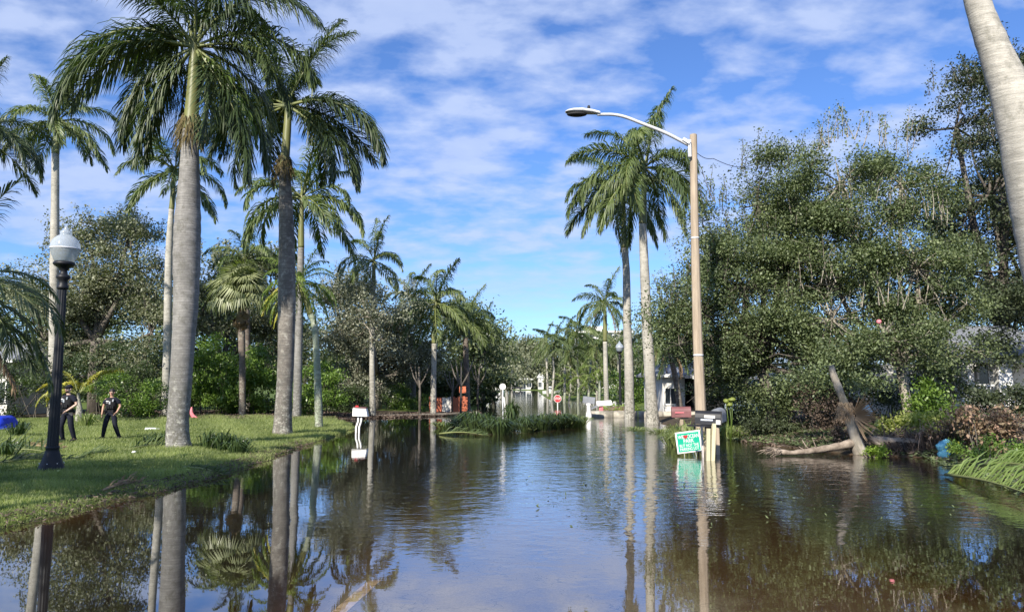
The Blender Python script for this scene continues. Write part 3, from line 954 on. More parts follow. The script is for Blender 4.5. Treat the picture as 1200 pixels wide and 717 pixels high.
def palm(label, Y, trunk, top, L, nf, kind='royal', tm='trunk_grey', seed=0, shaft=None, shaftm='shaft', group=None, name='palm_tree', lo=-50, hi=82, azoff=0.0, pw=0.9, dead=0, extra=None, cat='palm tree', sides=14, fruit=False, el=None, dY=0.0, open_front=False):
    """trunk: (px,py,width px) from the ground up; shaft: (px,py,w) list above; top: pixel of the crown's heart"""
    rg = random.Random(seed)
    k = mpp(Y)
    tp = []
    for i, p in enumerate(trunk):
        y = Y + (dY * i / max(1, len(trunk) - 1))
        tp.append((pt(p[0], p[1], y), p[2] * mpp(y) / 2))
    z0 = max(gh(tp[0][0].x, Y), -0.5)
    b0 = Vector((tp[0][0].x, Y, max(z0, -0.02)))
    tp[0] = (Vector((b0.x, b0.y, z0 - 0.15)), tp[0][1])
    t = thing(name, label, cat, b0, group)
    it = interp(tp, 8)
    rad = [r * (1 + rg.uniform(-.018, .018) + (0.025 if i % 3 == 0 else 0)) for i, (_, r) in enumerate(it)]
    if sides >= 14: rad[0] *= 1.1; rad[1] *= 1.04
    mb = MB(); mb.tube([p for p, _ in it], rad, sides); mb.build('trunk', M[tm], t)
    Yt = Y + dY
    ctop = pt(top[0], top[1], Yt)
    if shaft:
        sp_ = [(tp[-1][0] - Vector((0, 0, 0.02)), tp[-1][1] * 1.08)] + [(pt(p[0], p[1], Yt), p[2] * mpp(Yt) / 2) for p in shaft]
        it = interp(sp_, 5)
        mb = MB(); mb.tube([p for p, _ in it], [r for _, r in it], max(8, sides - 2)); mb.build('crownshaft', M[shaftm], t)
    if fruit:
        mb = MB()
        c = tp[-1][0]
        V = []; Fc = []
        for i in range(130):
            a = rg.uniform(0, 2 * PI); r0 = tp[-1][1]
            p = c + Vector((math.cos(a) * r0, math.sin(a) * r0, rg.uniform(-.3, .5)))
            q = p + Vector((math.cos(a) * rg.uniform(.1, .45), math.sin(a) * .3, -rg.uniform(.3, 1.0)))
            w = Vector((.02, 0, 0)); b = len(V)
            V += [p - w, p + w, q]; Fc.append((b, b + 1, b + 2))
        mb.add(V, Fc); mb.build('fruit_stalk', M['fibre'], t)
    S = SETS[kind]
    rel = ctop - b0
    specs = []
    for i in range(nf):
        f = i / (nf - 1)
        e = el[i % len(el)] if el else hi + (lo - hi) * f ** pw
        specs.append((azoff + i * 2.39996 + rg.uniform(-.25, .25), e + rg.uniform(-6, 6), 1.0, kind))
    for i in range(dead):
        specs.append((rg.uniform(0, 2 * PI), -52, 0.85, 'dead'))
    for x in (extra or []):                      # (azimuth deg, elevation, scale, kind)
        specs.append((R(x[0]), x[1], x[2], x[3] if len(x) > 3 else kind))
    for az, e, sc_, kd in specs:
        if open_front and math.sin(az) < -0.35 and e < 40: az = -az
        j = min(range(len(ELEV)), key=lambda q: abs(ELEV[q] - e))
        me = SETS[kd][j][rg.randrange(2)]
        o = link('frond', me, t)
        r0 = 0.10 * (1 - j / 8)
        o.location = rel + Vector((math.cos(az) * 0.1, math.sin(az) * 0.1, -0.05 * j))
        o.rotation_euler = (rg.uniform(-.5, .5), R(ELEV[j] - e) * 0.6, az)
        s = L / 4.0 * sc_ * rg.uniform(.9, 1.08)
        o.scale = (s, s * rg.uniform(.9, 1.1), s)
    return t

# ================================================================== LARGE STRUCTURES
def boxo(name, c, d, mat, parent, rot=None):
    mb = MB(); mb.box(c, d, rot); return mb.build(name, M[mat] if isinstance(mat, str) else mat, parent)


def window(parent, cx, y, z0, z1, w, frame='white', fr=0.09, bars=1):
    mb = MB()
    mb.box((cx, y - 0.03, z0), (w + fr * 2, 0.12, fr)); mb.box((cx, y - 0.03, z1), (w + fr * 2, 0.12, fr))
    for s in (-1, 1): mb.box((cx + s * (w / 2 + fr / 2), y - 0.03, (z0 + z1) / 2), (fr, 0.12, z1 - z0 - fr))
    for i in range(bars): mb.box((cx - w / 2 + w * (i + 1) / (bars + 1), y - 0.02, (z0 + z1) / 2), (0.05, 0.06, z1 - z0 - fr))
    wf = mb.build('window', M[frame], parent)
    mb = MB(); mb.box((cx, y - 0.012, (z0 + z1) / 2), (w, 0.02, z1 - z0 - fr))
    o = mb.mesh('pane', M['pane'], parent.location)
    link('pane', o, wf)
    return wf


def bungalow(label, x0, x1, Y, zt, depth=8, wall='white', roof='roof_grey', wins=(), roofh=1.6, over=0.5, porch=None):
    g = 0.22
    t = thing('house', label, 'house', ((x0 + x1) / 2, Y, g))
    boxo('wall', ((x0 + x1) / 2, Y + depth / 2, (g + zt) / 2), (x1 - x0, depth, zt - g), wall, t)
    mb = MB(); a, b = x0 - over, x1 + over; y0, y1 = Y - over, Y + depth + over
    i = min(3.0, (b - a) * .3)
    V = [(a, y0, zt), (b, y0, zt), (b, y1, zt), (a, y1, zt), (a, y0, zt + .16), (b, y0, zt + .16), (b, y1, zt + .16), (a, y1, zt + .16), (a + i, (y0 + y1) / 2, zt + roofh), (b - i, (y0 + y1) / 2, zt + roofh)]
    mb.add(V, [(3, 2, 1, 0), (0, 1, 5, 4), (1, 2, 6, 5), (2, 3, 7, 6), (3, 0, 4, 7), (4, 5, 9, 8), (5, 6, 9), (6, 7, 8, 9), (7, 4, 8)])
    mb.build('roof', M[roof], t)
    mb = MB(); mb.box(((a + b) / 2, y0 - 0.02, zt + .05), (b - a, 0.04, .2)); mb.build('fascia', M['white'], t)
    for (wx, w, za, zb) in wins: window(t, wx, Y, za, zb, w)
    if porch:
        for px_ in porch:
            boxo('column', (px_, Y - over + .15, (g + zt) / 2), (.22, .22, zt - g - .01), 'white', t)
    return t


# far houses over the water at the end of the street
k = 245 / F
bungalow('low white waterfront house with flat roof at the far end of the channel', pt(604, 452, 245).x, pt(622, 452, 245).x, 245, 3.4, 9, 'offwhite', 'offwhite',
         [(pt(607, 478, 245).x, 1.8, .9, 2.8), (pt(613, 478, 245).x, 1.8, .3, 2.8), (pt(620, 478, 245).x, 1.6, .9, 2.8)], 0.6, 1.0)
bungalow('white gabled house behind the stop sign at the far end of the water', pt(631, 452, 242).x, pt(637, 452, 242).x, 242, 4.0, 8, 'offwhite', 'offwhite',
         [(pt(633, 478, 242).x, 1.0, .9, 2.6)], 1.4, 0.3)
bungalow('small white house behind the pale palm trunks on the far left shore', pt(571, 452, 225).x, pt(586, 452, 225).x, 225, 3.2, 8, 'offwhite', 'roof_grey',
         [(pt(578, 478, 225).x, 1.6, .9, 2.4)], 1.2, 0.5)


def highrise(label, x0, x1, Y, zt, floors, bays, slope=0):
    t = thing('apartment_building', label, 'building', ((x0 + x1) / 2, Y, 0.2))
    boxo('wall', ((x0 + x1) / 2, Y + 10, zt / 2 + .1), (x1 - x0, 20, zt - .2), 'white', t)
    fh = zt / floors; bw = (x1 - x0) / bays
    me = None
    for i in range(floors):
        boxo('balcony_slab', ((x0 + x1) / 2, Y - .5, (i + 1) * fh - .1), (x1 - x0 + .6, 1.1, .25), 'white', t)
        if (i + 1) * fh < zt * .55: continue
        for j in range(bays):
            cx = x0 + bw * (j + .5); z = i * fh + fh * .5
            if me is None:
                mb = MB(); mb.box((0, 0, 0), (bw * .6, .1, fh * .6)); me = mb.mesh('window', M['pane'])
            o = link('window', me, t); o.location = (cx - t.location.x, -0.03, z - t.location.z)
    boxo('roof', ((x0 + x1) / 2, Y + 10, zt + .3), (x1 - x0 + 1, 21, .5), 'offwhite', t)
    boxo('stair_tower', (x0 + (x1 - x0) * .35, Y + 8, zt + 1.6), ((x1 - x0) * .3, 6, 2.2), 'white', t)
    return t


highrise('tall white apartment block with balconies rising behind the palms on the right', pt(676, 478, 300).x, pt(742, 478, 300).x, 300, pt(0, 389, 300).z, 8, 9)
highrise('slim white tower just showing over the trees on the left shore', pt(566, 478, 280).x, pt(575, 478, 280).x, 280, pt(0, 394, 280).z, 7, 3)

# houses on the right shore
yb = 50
bungalow('white house with shadowed porch behind the leaning palm and the utility pole', pt(777, 478, yb).x, pt(803, 478, yb).x, yb, pt(0, 441, yb).z, 7, 'white', 'roof_grey', [(pt(786, 478, yb).x, .7, .8, 1.9)], 0.9, .5)
t_ = bungalow('grey roofed bungalow with front wall coloured dark as porch shade behind the black mailbox', pt(822, 478, 48).x, pt(872, 478, 48).x, 48, pt(0, 443, 48).z, 7, 'dark_in', 'roof_grey', [], 1.2, .7,  # solid wall, its near-black colour stands in for shade inside a porch
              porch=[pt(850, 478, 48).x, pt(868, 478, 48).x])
bungalow('pale blue house wall showing through the shrubs right of the mailbox', pt(884, 478, 42).x, pt(914, 478, 42).x, 42, pt(0, 443, 42).z, 6, 'pale_blue', 'roof_grey', [(pt(890, 478, 42).x, .8, 1.4, 2.2)], 0.9, .4)
# porch with square white columns in the shade
Yp = 33
t_ = thing('porch_house', 'shaded house with square white porch columns at the right edge', 'house', (pt(1165, 478, Yp).x, Yp, 0.6))
zt = pt(0, 425, Yp).z
boxo('wall', (pt(1200, 478, Yp).x, Yp + 4.5, (0.4 + zt) / 2), (9.5, 4, zt - .4), 'offwhite', t_)
boxo('porch_deck', (pt(1190, 478, Yp).x, Yp + 1.2, 1.28), (6.4, 2.6, .16), 'offwhite', t_)
boxo('deck_skirt', (pt(1190, 478, Yp).x, Yp + 1.2, 0.8), (6.2, 2.4, .78), 'roof_grey', t_)
boxo('porch_beam', (pt(1190, 478, Yp).x, Yp + .3, zt + .15), (6.6, .35, .3), 'white', t_)
mb = MB(); xa, xb = pt(1105, 478, Yp).x, pt(1270, 478, Yp).x
mb.add([(xa, Yp - .4, zt + .31), (xb, Yp - .4, zt + .31), (xb, Yp + 7, zt + .31), (xa, Yp + 7, zt + .31), (xa + 1, Yp + 3.3, zt + 1.9), (xb - 1, Yp + 3.3, zt + 1.9)],
       [(3, 2, 1, 0), (0, 1, 5, 4), (1, 2, 5), (2, 3, 4, 5), (3, 0, 4)])
mb.build('roof', M['roof_grey'], t_)
for cx_, w_ in ((1137, .55), (1181, .6)):
    X_ = pt(cx_, 478, Yp).x
    mb = MB(); mb.box((X_, Yp + .3, (1.36 + zt) / 2), (w_, w_, zt - 1.36)); mb.box((X_, Yp + .3, 1.45), (w_ + .14, w_ + .14, .16)); mb.box((X_, Yp + .3, zt - .08), (w_ + .14, w_ + .14, .14))
    mb.build('column', M['white'], t_)
mb = MB()
mb.box((pt(1159, 478, Yp).x, Yp + .3, 1.36 + .75), (pt(1172, 478, Yp).x - pt(1145, 478, Yp).x, .08, .1)); mb.box((pt(1159, 478, Yp).x, Yp + .3, 1.5), (pt(1172, 478, Yp).x - pt(1145, 478, Yp).x, .08, .08))
for i in range(7): mb.box((pt(1147 + i * 4, 478, Yp).x, Yp + .3, 1.80), (.04, .04, .6))
mb.build('railing', M['white'], t_)
window(t_, pt(1203, 478, Yp).x, Yp + 2.48, 1.9, 3.2, 1.0)
# house behind the left palms
bungalow('pale house behind the shrubs at the left edge', pt(-60, 478, 46).x, pt(8, 478, 46).x, 46, pt(0, 424, 46).z, 7, 'offwhite', 'roof_grey', [(pt(-6, 478, 46).x, 1.2, 1, 2.3)], 1.3, .5)

# low concrete wall in the water under the right palms
def seawall():
    a, b = pt(690, 478, 49), pt(830, 478, 49)
    t = thing('low_wall', 'low pale concrete wall standing in the water behind the two tall right palms', 'wall', (a.x, 49, 0))
    n = 5
    for i in range(n):
        xa = a.x + (b.x - a.x) * i / n + .02; xb = a.x + (b.x - a.x) * (i + 1) / n - .02
        mb = MB(); dy = -0.25 * i
        mb.tube([(xa, 49 + dy, .12), (xb, 49 + dy - .25, .12)], .30, 10); mb.build('wall_segment', M['concrete'], t)
seawall()
mb = MB(); mb.blob(tuple(pt(725, 481, 60) - Vector((0, 0, .1))), (1.3, 1.0, .45), 3, 16, 8, .1)
t_ = thing('grass_mound', 'small bright green mound in the water by the second lamp post', 'mound', (pt(725, 481, 60).x, 60, 0)); mb.build('soil', M['mound'], t_)
add_crown('grass', t_, [(tuple(pt(725, 480, 60)), (1.35, 1.0, .35))], 120, 8, .14, M['lime_leaf'], 3, .1, .8)

# ================================================================== TREES
G_R = 'tall royal palms along the flooded street'
palm('tallest royal palm, thick grey trunk swelling mid-way, on the lawn edge nearest the lamp post', 23.5,
     [(210, 525, 30), (208, 503, 25), (211, 460, 24), (215, 400, 25.5), (218, 350, 28), (219, 290, 30.5), (220, 255, 29), (222, 205, 23), (223, 152, 18)], (228, 48), 4.8, 7, 'royal', 'trunk_grey', 11,
     [(224, 140, 17), (227, 95, 14), (228, 46, 8)], 'shaft', azoff=0.4, hi=80, lo=40, fruit=True, sides=20, open_front=True,
     extra=[(180, 30, 1.15), (170, 14, 1.05), (190, 10, 1.1), (160, -6, .95), (0, 26, .98), (12, 8, .88), (-8, 10, .9), (30, -8, .85), (100, 14, 1.0), (80, -10, .9),
            (196, -30, .85), (188, -50, .95), (172, -52, .8), (8, -52, 1.0), (-20, -52, .85), (25, -34, .9), (-6, -40, .8, 'bright'), (150, -52, .8, 'royal')])
palm('royal palm with dark ragged fibre below its crown, second from the left on the lawn', 30.0,
     [(331, 509, 24), (332, 480, 19), (335, 420, 18.5), (336, 350, 20), (336, 290, 18.5), (335, 240, 16), (333, 196, 13)], (337, 118), 4.6, 8, 'royal', 'trunk_mottled', 23,
     [(334, 185, 11), (337, 145, 9), (338, 112, 6)], 'shaft', azoff=1.2, hi=82, lo=20, sides=20, fruit=True, open_front=True,
     extra=[(-10, 12, 1.1), (-22, -8, 1.1), (5, -20, 1.0), (80, 66, 1.0), (100, 82, 1.1), (0, -40, 1.0), (175, 10, 1.0), (190, -8, .95), (165, -14, .95), (60, 0, 1.0), (130, -6, .9)])
palm('slim royal palm standing left behind the lamp post', 45, [(62, 480, 11), (63, 400, 10.5), (64, 300, 10), (65, 180, 8)], (67, 138), 3.7, 15, 'royal_far', 'trunk_pale', 31,
     [(66, 165, 8), (67, 135, 5)], lo=-35, extra=[(180, -8, 1.0), (0, -8, 1.0), (-20, -20, 1)])
palm('royal palm just outside the left edge with fronds hanging into view', 32, [(-34, 500, 16), (-30, 300, 15), (-28, 190, 12)], (-26, 150), 3.5, 13, 'royal', 'trunk_grey', 37,
     [(-27, 180, 12), (-26, 140, 7)], lo=-40, extra=[(0, 12, 1.05), (-20, 5, 1.0)])
palm('royal palm half hidden behind the tallest palm', 44, [(194, 482, 9), (196, 400, 9), (198, 300, 8.5), (201, 245, 6)], (204, 195), 3.9, 14, 'royal_far', 'trunk_pale', 41,
     [(202, 235, 6), (204, 195, 4)], lo=-30)
palm('royal palm with long drooping right fronds behind the ragged palm', 44, [(348, 486, 10), (350, 400, 9), (352, 320, 8), (353, 290, 7)], (354, 228), 4.6, 15, 'royal_far', 'trunk_grey', 43,
     [(353, 270, 7), (354, 225, 4)], lo=-30, extra=[(170, 12, 1.1), (0, 12, 1.1), (-10, -8, 1.0)])
palm('coconut-like palm crown showing above the dry fan palm', 55, [(290, 485, 9), (289, 400, 8), (288, 315, 7)], (288, 302), 3.3, 13, 'royal_far', 'trunk_brown', 47, None, lo=-20,
     extra=[(180, 30, 1.0), (0, 30, 1.05)])
palm('young green-trunked palm with bushy bright drooping fronds', 35, [(374, 502, 9), (372, 440, 8), (369, 385, 7), (364, 368, 7)], (350, 328), 2.2, 30, 'bright', 'trunk_green', 53,
     [(358, 350, 7), (350, 328, 5)], lo=-52, extra=[(185, -30, 1.1, 'yellow'), (200, -50, 1.1, 'yellow'), (170, 0, 1.0, 'yellow')])
palm('slender palm with crown rising above the grey oak', 50, [(437, 488, 7), (436, 415, 6), (437, 350, 5), (438, 335, 5)], (438, 302), 3.1, 11, 'royal_far', 'trunk_pale', 59,
     [(438, 325, 5), (438, 302, 3)], lo=-30, extra=[(200, 12, 1.0), (85, 82, 1)])
palm('white-trunked palm rising from the water at the middle left', 53, [(508, 487, 7.5), (508, 450, 6.5), (509, 402, 6)], (511, 352), 3.7, 16, 'royal_far', 'trunk_pale', 61,
     [(509, 385, 6), (511, 352, 3)], lo=-40)
palm('palm crown leaning over the dark trees right of the white-trunked palm', 62, [(548, 480, 7), (546, 420, 7), (546, 395, 6)], (546, 372), 3.5, 14, 'royal_far', 'trunk_brown', 67, None, lo=-45,
     extra=[(0, 12, 1.1)])
palm('palm crown between the grey oak and the white-trunked palm', 64, [(484, 480, 7), (484, 400, 6)], (484, 345), 3.3, 12, 'royal_far', 'trunk_grey', 71, None, lo=-30)
palm('far palm at the right end of the left tree line', 80, [(566, 470, 7), (565, 400, 6)], (564, 388), 3.2, 12, 'royal_far', 'trunk_grey', 73, None, lo=-40)

palm('right-hand tall royal palm of the pair, wide base, beside the utility pole', 40.5,
     [(765, 497, 17), (763.5, 472, 13.5), (761, 430, 12.5), (758, 380, 12), (755, 310, 10.5), (753, 262, 9)], (756, 192), 4.5, 15, 'right', 'trunk_pale', 81,
     [(754, 245, 8), (756, 190, 4)], lo=-45, sides=18, extra=[(190, 12, 1.1), (200, -8, 1.05), (-10, -8, .9), (88, 82, 1.0), (215, -30, 1.0)])
palm('left-hand tall royal palm of the pair, standing in the water before the low wall', 46,
     [(738, 491, 13), (737.5, 465, 11), (737, 430, 10.5), (735, 380, 9.5), (734, 320, 8.5), (732, 290, 7)], (730, 218), 4.5, 14, 'right', 'trunk_pale', 83,
     [(731, 270, 6.5), (730, 218, 3.5)], lo=-45, sides=18, extra=[(180, 12, 1.0), (195, -20, 1.0), (185, 30, .9)])
palm('mid-distance palm with a brown hanging dead frond on its trunk', 73, [(711, 476, 6), (710, 440, 5.5), (709, 400, 5)], (709, 352), 3.6, 14, 'royal_far', 'trunk_pale', 89,
     [(709, 380, 5), (709, 352, 3)], lo=-35, dead=3, extra=[(170, 12, 1.1), (10, 12, 1.0)])
palm('leaning palm with brown skirt before the white house', 47, [(798, 480, 7.5), (792, 445, 6.5), (784, 410, 6)], (779, 393), 2.9, 11, 'royal_far', 'trunk_brown', 97, None, lo=-45, dead=7)
cols = ['white-trunked', 'grey-trunked', 'short bushy', 'thin-trunked', 'tall feathery', 'ragged', 'drooping']
far_specs = [(648, 402, 92, 3.4, 4, 'royal_far', 'standing directly behind the stop sign'), (661, 394, 98, 3.6, 4, 'royal_far', 'third along the far row right of the stop sign'),
             (676, 388, 95, 3.9, 4, 'royal_far', 'tallest of the far row between stop sign and lamp'), (691, 394, 100, 3.8, 4, 'royal_far', 'in the far row left of the hanging brown frond'),
             (699, 406, 90, 3.2, 4, 'royal_far', 'low in the far row beside the hanging brown frond'), (640, 398, 118, 3.6, 4, 'royal_far', 'at the left end of the far right row'),
             (668, 412, 86, 2.9, 3, 'royal_far', 'low crown in the middle of the far right row'), (724, 404, 100, 3.6, 5, 'royal_far', 'behind the second lamp post'),
             (777, 388, 75, 3.4, 5, 'royal_far', 'behind the tall pair, dry lower fronds')]
for i, (px, py, Y, L, w, kd, ds) in enumerate(far_specs):
    palm(['pale', 'grey', 'high', 'broad', 'small', 'slim', 'short', 'shaded', 'drooping'][i] + ' distant palm ' + ds, Y, [(px + (i % 3 - 1) * 2, 449 + 2.1 * F / Y, w * .8), (px + 1, py + 35, w * .6), (px, py + 16, w * .55)], (px, py), L, 13, kd,
         'trunk_pale', 200 + i, [(px, py + 10, w * .55), (px, py, 1.5)], lo=-45, sides=8, group='distant palms on the right shore')
for i, (px, py, Y, L, ds) in enumerate([(703, 432, 76, 2.3, 'bright young palm before the hanging brown frond'), (678, 440, 82, 2.2, 'bright young palm low behind the stop sign row'), (662, 446, 84, 1.9, 'small light green palm right of the stop sign'),
                                        (690, 446, 78, 1.9, 'young palm with two thin trunks behind the far mailbox')]):
    palm(ds, Y, [(px - 1, 449 + 2.1 * F / Y, 3.5), (px, py + 14, 3)], (px, py), L, 12, 'bright', 'trunk_green', 230 + i, None, lo=-20, sides=6)
for i, (px, py, Y, w, ds) in enumerate([(594, 411, 150, 4, 'white-trunked palm at the water left of the far houses'), (588, 405, 165, 3, 'tall palm behind the white-trunked palm on the far left shore'),
                                        (600, 414, 155, 3, 'rightmost slim palm of the far left shore'), (580, 410, 130, 3, 'shadowed palm above the round white sign'), (574, 400, 125, 3, 'palm whose crown tops the far left tree line')]):
    palm(ds, Y, [(px - (i % 2), 449 + 2.1 * F / Y, w), (px, py + 16, w - .5)], (px, py), 4.0, 11, 'royal_far', 'trunk_pale', 250 + i, None, lo=-45, sides=6)

palm('yellow-leaved bottle palm with swollen pale base behind the officers', 38, [(93, 491, 8), (93, 486, 8), (93, 478, 6), (92.5, 470, 4), (92, 460, 3)], (92, 458), 2.3, 8, 'yellow', 'trunk_pale', 301,
     None, lo=20, hi=62, sides=12, azoff=0.2, el=[66, 48, 48, 66, 30], extra=[(170, 30, .95, 'yellow'), (190, 48, 1.0, 'yellow'), (160, 66, .9, 'yellow'), (5, 48, 1.05, 'bright'), (-20, 30, .9, 'bright')])
palm('leaning pale trunk of a close palm crossing the upper right corner', 9.0,
     [(1300, 660, 68), (1262, 450, 60), (1230, 290, 64), (1213, 220, 58), (1188, 120, 45), (1166, 60, 35), (1145, 0, 28), (1128, -90, 24)], (1105, -330), 3.4, 11, 'royal', 'trunk_pale', 307,
     [(1124, -120, 25), (1105, -330, 12)], sides=28, lo=25)
palm('low palm outside the left edge with dark arching fronds reaching the lamp post', 11.5, [(-95, 620, 22), (-90, 450, 18), (-85, 360, 15)], (-82, 335), 2.35, 10, 'near', 'trunk_brown', 311,
     None, sides=12, lo=-10, extra=[(2, 30, .98), (-10, 12, .95), (14, 12, .9), (-30, 12, .9), (-4, -8, .8), (12, -30, .75, 'dead')])


# the dry fan palm
def fan_leaf(name, seed, mats, droop=0.5, half=115):
    rg = random.Random(seed); mb = MB()
    p0 = Vector((0, 0, 0)); e = R(20)
    p1 = Vector((.75, 0, .12)); mb.tube([p0, p0.lerp(p1, .5) + Vector((0, 0, .05)), p1], [.025, .02, .015], 4, mi=0, caps=False)
    V = []; Fc = []
    for i in range(30):
        a = R(-half + 2 * half * i / 29) + rg.uniform(-.03, .03)
        l = .78 * (1 - .2 * abs(a) / 2.2) * rg.uniform(.9, 1.08)
        d = Vector((math.cos(a), math.sin(a), .12 + .1 * (i % 2)))
        m = p1 + d * l * .55; q = m + Vector((d.x * .45, d.y * .45, -droop * rg.uniform(.6, 1.3))) * l * .6
        w = Vector((-math.sin(a), math.cos(a), 0)) * .032
        b = len(V); V += [p1, m - w, m + w, q]; Fc += [(b, b + 1, b + 2), (b + 1, b + 3, b + 2)]
    mb.add(V, Fc, 1)
    return mb.mesh(name, [M[mats[0]], M[mats[1]]])


def fan_palm(label, Y, trunk, top, L, n, nd, seed):
    rg = random.Random(seed)
    tp = [(pt(p[0], p[1], Y), p[2] * mpp(Y) / 2) for p in trunk]
    z0 = gh(tp[0][0].x, Y); b0 = Vector((tp[0][0].x, Y, z0)); tp[0] = (b0 - Vector((0, 0, .1)), tp[0][1])
    t = thing('fan_palm', label, 'palm tree', b0)
    it = interp(tp, 8); mb = MB(); mb.tube([p for p, _ in it], [r * rg.uniform(.93, 1.08) for _, r in it], 10); mb.build('trunk', M['trunk_brown'], t)
    live = [fan_leaf('fan_leaf', seed + i, ('rachis', 'fan_leaf'), .9) for i in range(3)]
    dead = [fan_leaf('dead_fan_leaf', seed + 9 + i, ('rachis_dead', 'palm_leaf_dead'), 1.4, 42) for i in range(2)]
    c = pt(top[0], top[1], Y) - b0
    for i in range(n):
        o = link('fan_leaf', live[i % 3], t); e = 85 - 115 * (i / n) ** .8
        o.location = c + Vector((rg.uniform(-.1, .1), rg.uniform(-.1, .1), rg.uniform(-.1, .2)))
        o.rotation_euler = (rg.uniform(-.4, .4), -R(e), i * 2.39996); o.scale = [L / 1.5 * rg.uniform(.85, 1.1)] * 3
    for i in range(nd):
        o = link('dead_fan_leaf', dead[i % 2], t)
        o.location = c + Vector((0, 0, -.15 - rg.uniform(0, .5)))
        o.rotation_euler = (rg.uniform(-.4, .4), R(rg.uniform(70, 88)), rg.uniform(0, 6.28)); o.scale = [L / 1.5 * rg.uniform(.5, .7)] * 3
    return t


fan_palm('shaggy fan palm with dry brown lower leaves between the two big palms', 45, [(284, 490, 8), (284, 440, 7), (283, 385, 8), (283, 365, 10)], (283, 350), 2.3, 52, 16, 400)

# broad-leaved trees, left side
oak('grey-green tree behind the lamp post and slim palm at left', [(70, 335, 42, 50), (108, 300, 46, 42, 2), (160, 315, 44, 52, 1), (52, 400, 45, 62), (115, 385, 60, 70, 3), (178, 390, 36, 62), (150, 280, 25, 22, 2)], 50,
    [(112, 488, 16), (110, 440, 13), (112, 400, 11)], 3200, 26, .155, 'olive_leaf', 501, .34, .35, .9, sprigs=34)
oak('olive tree between the tallest palm and the fan palm', [(245, 345, 36, 48), (240, 410, 30, 50), (318, 345, 34, 50, 3), (320, 410, 35, 50, 3), (270, 320, 30, 30, 4)], 57, [(262, 486, 12), (262, 430, 10)], 1500, 20, .22, 'olive_leaf', 503, .34, .35, .9, sprigs=16)
oak('wide silvery grey tree in the centre left', [(398, 385, 36, 55), (440, 372, 46, 46), (480, 392, 34, 52), (420, 425, 52, 44), (475, 432, 46, 40), (400, 345, 20, 22), (437, 372, 32, 38, -9), (436, 395, 28, 24, -9)], 58,
    [(440, 484, 13), (440, 440, 11)], 3000, 26, .155, 'grey_leaf', 505, .36, .35, .6, sprigs=40, bark='bark_pale')
oak('dark tree behind the white-trunked palm', [(528, 400, 34, 42), (556, 425, 34, 44), (520, 445, 36, 34), (548, 385, 22, 22)], 70, [(535, 478, 8), (535, 440, 7)], 1300, 18, .26, 'oak_leaf', 507, .42, .35, .6)
oak('rounded tree at the right end of the left tree line', [(578, 430, 22, 28), (565, 412, 20, 24), (590, 438, 14, 18)], 118, [(578, 464, 4), (578, 440, 3)], 600, 16, .4, 'olive_leaf', 509, .6, .35, .5)
for i, (px, py, rx, ry, ds) in enumerate([(612, 436, 22, 20, 'broad far tree over the flat white house'), (636, 436, 18, 20, 'far tree over the gabled white house'), (618, 413, 7, 8, 'umbrella-shaped far tree standing above the others'),
                                          (598, 428, 14, 26, 'dark far tree at the left of the channel end'), (652, 430, 16, 22, 'far tree behind the stop sign palms')]):
    Y = 262 + i * 3
    if i == 2: tr = [(618, 456, 3), (618, 418, 2)]
    else: tr = [(px, 456, 3), (px, py + 6, 2.5)]
    oak(ds, [(px, py, rx, ry), (px + rx * .5, py + 4, rx * .6, ry * .8)], Y, tr, 420, 16, .8, 'olive_leaf' if i != 3 else 'oak_leaf', 520 + i, 1.0, .35, .4)
oak('broad tree mass behind the far right palm row', [(668, 440, 34, 26), (705, 430, 34, 34), (738, 425, 30, 38), (770, 425, 34, 40)], 120, [(700, 464, 6), (700, 445, 5)], 1500, 18, .42, 'olive_leaf', 530, .65, .35, .3)
oak('leafy tree behind the two tall right palms', [(745, 450, 24, 24), (728, 448, 20, 22), (800, 435, 40, 34), (778, 405, 26, 22)], 80, [(760, 470, 5), (760, 455, 4)], 1100, 18, .2, 'hedge_leaf', 531, .45, .35, .4)

# broad-leaved trees, right side
oak('left big oak of the right bank, its twigs reaching the utility pole', [(838, 282, 34, 56), (888, 240, 38, 56, 1), (872, 335, 74, 66), (825, 370, 44, 60, -1), (862, 425, 58, 42), (960, 425, 40, 30, -2), (815, 440, 30, 24, 1), (920, 310, 50, 70, 1), (905, 400, 52, 48, -1), (790, 385, 26, 34, -1), (935, 230, 34, 44, 2)],
    31, [(905, 512, 14), (900, 470, 13), (893, 430, 12)], 5600, 32, .098, 'oak_leaf', 601, .23, .42, 2.15, sprigs=150)
oak('middle oak of the right bank with a mottled pale trunk', [(985, 215, 40, 62), (1010, 290, 62, 66), (975, 375, 60, 56), (1055, 215, 44, 60, 1), (1075, 315, 60, 70), (1035, 390, 70, 38, -1), (1110, 385, 46, 42), (960, 300, 40, 60, 1), (976, 430, 34, 20, -4.0, 1)],
    28.5, [(1068, 506, 12), (1062, 470, 11), (1055, 428, 11)], 5400, 32, .096, 'oak_leaf', 603, .22, .42, 2.0, sprigs=130, bark='bark_pale')
oak('tall oak with shade-dark leaf colour at the right edge behind the leaning trunk', [(1120, 150, 44, 66), (1175, 115, 50, 66), (1160, 230, 70, 78), (1130, 320, 62, 62), (1200, 330, 70, 90), (1250, 200, 80, 120), (1210, 420, 60, 50), (1150, 405, 50, 30, -6, 1), (1205, 395, 50, 30, -6, 1), (1175, 365, 46, 34, -7, 1), (1225, 360, 50, 44, -7, 1)],
    37, [(1185, 500, 22), (1180, 430, 20), (1175, 380, 16)], 4400, 26, .128, 'oak_leaf_dark', 605, .27, .40, 1.5, sprigs=90)

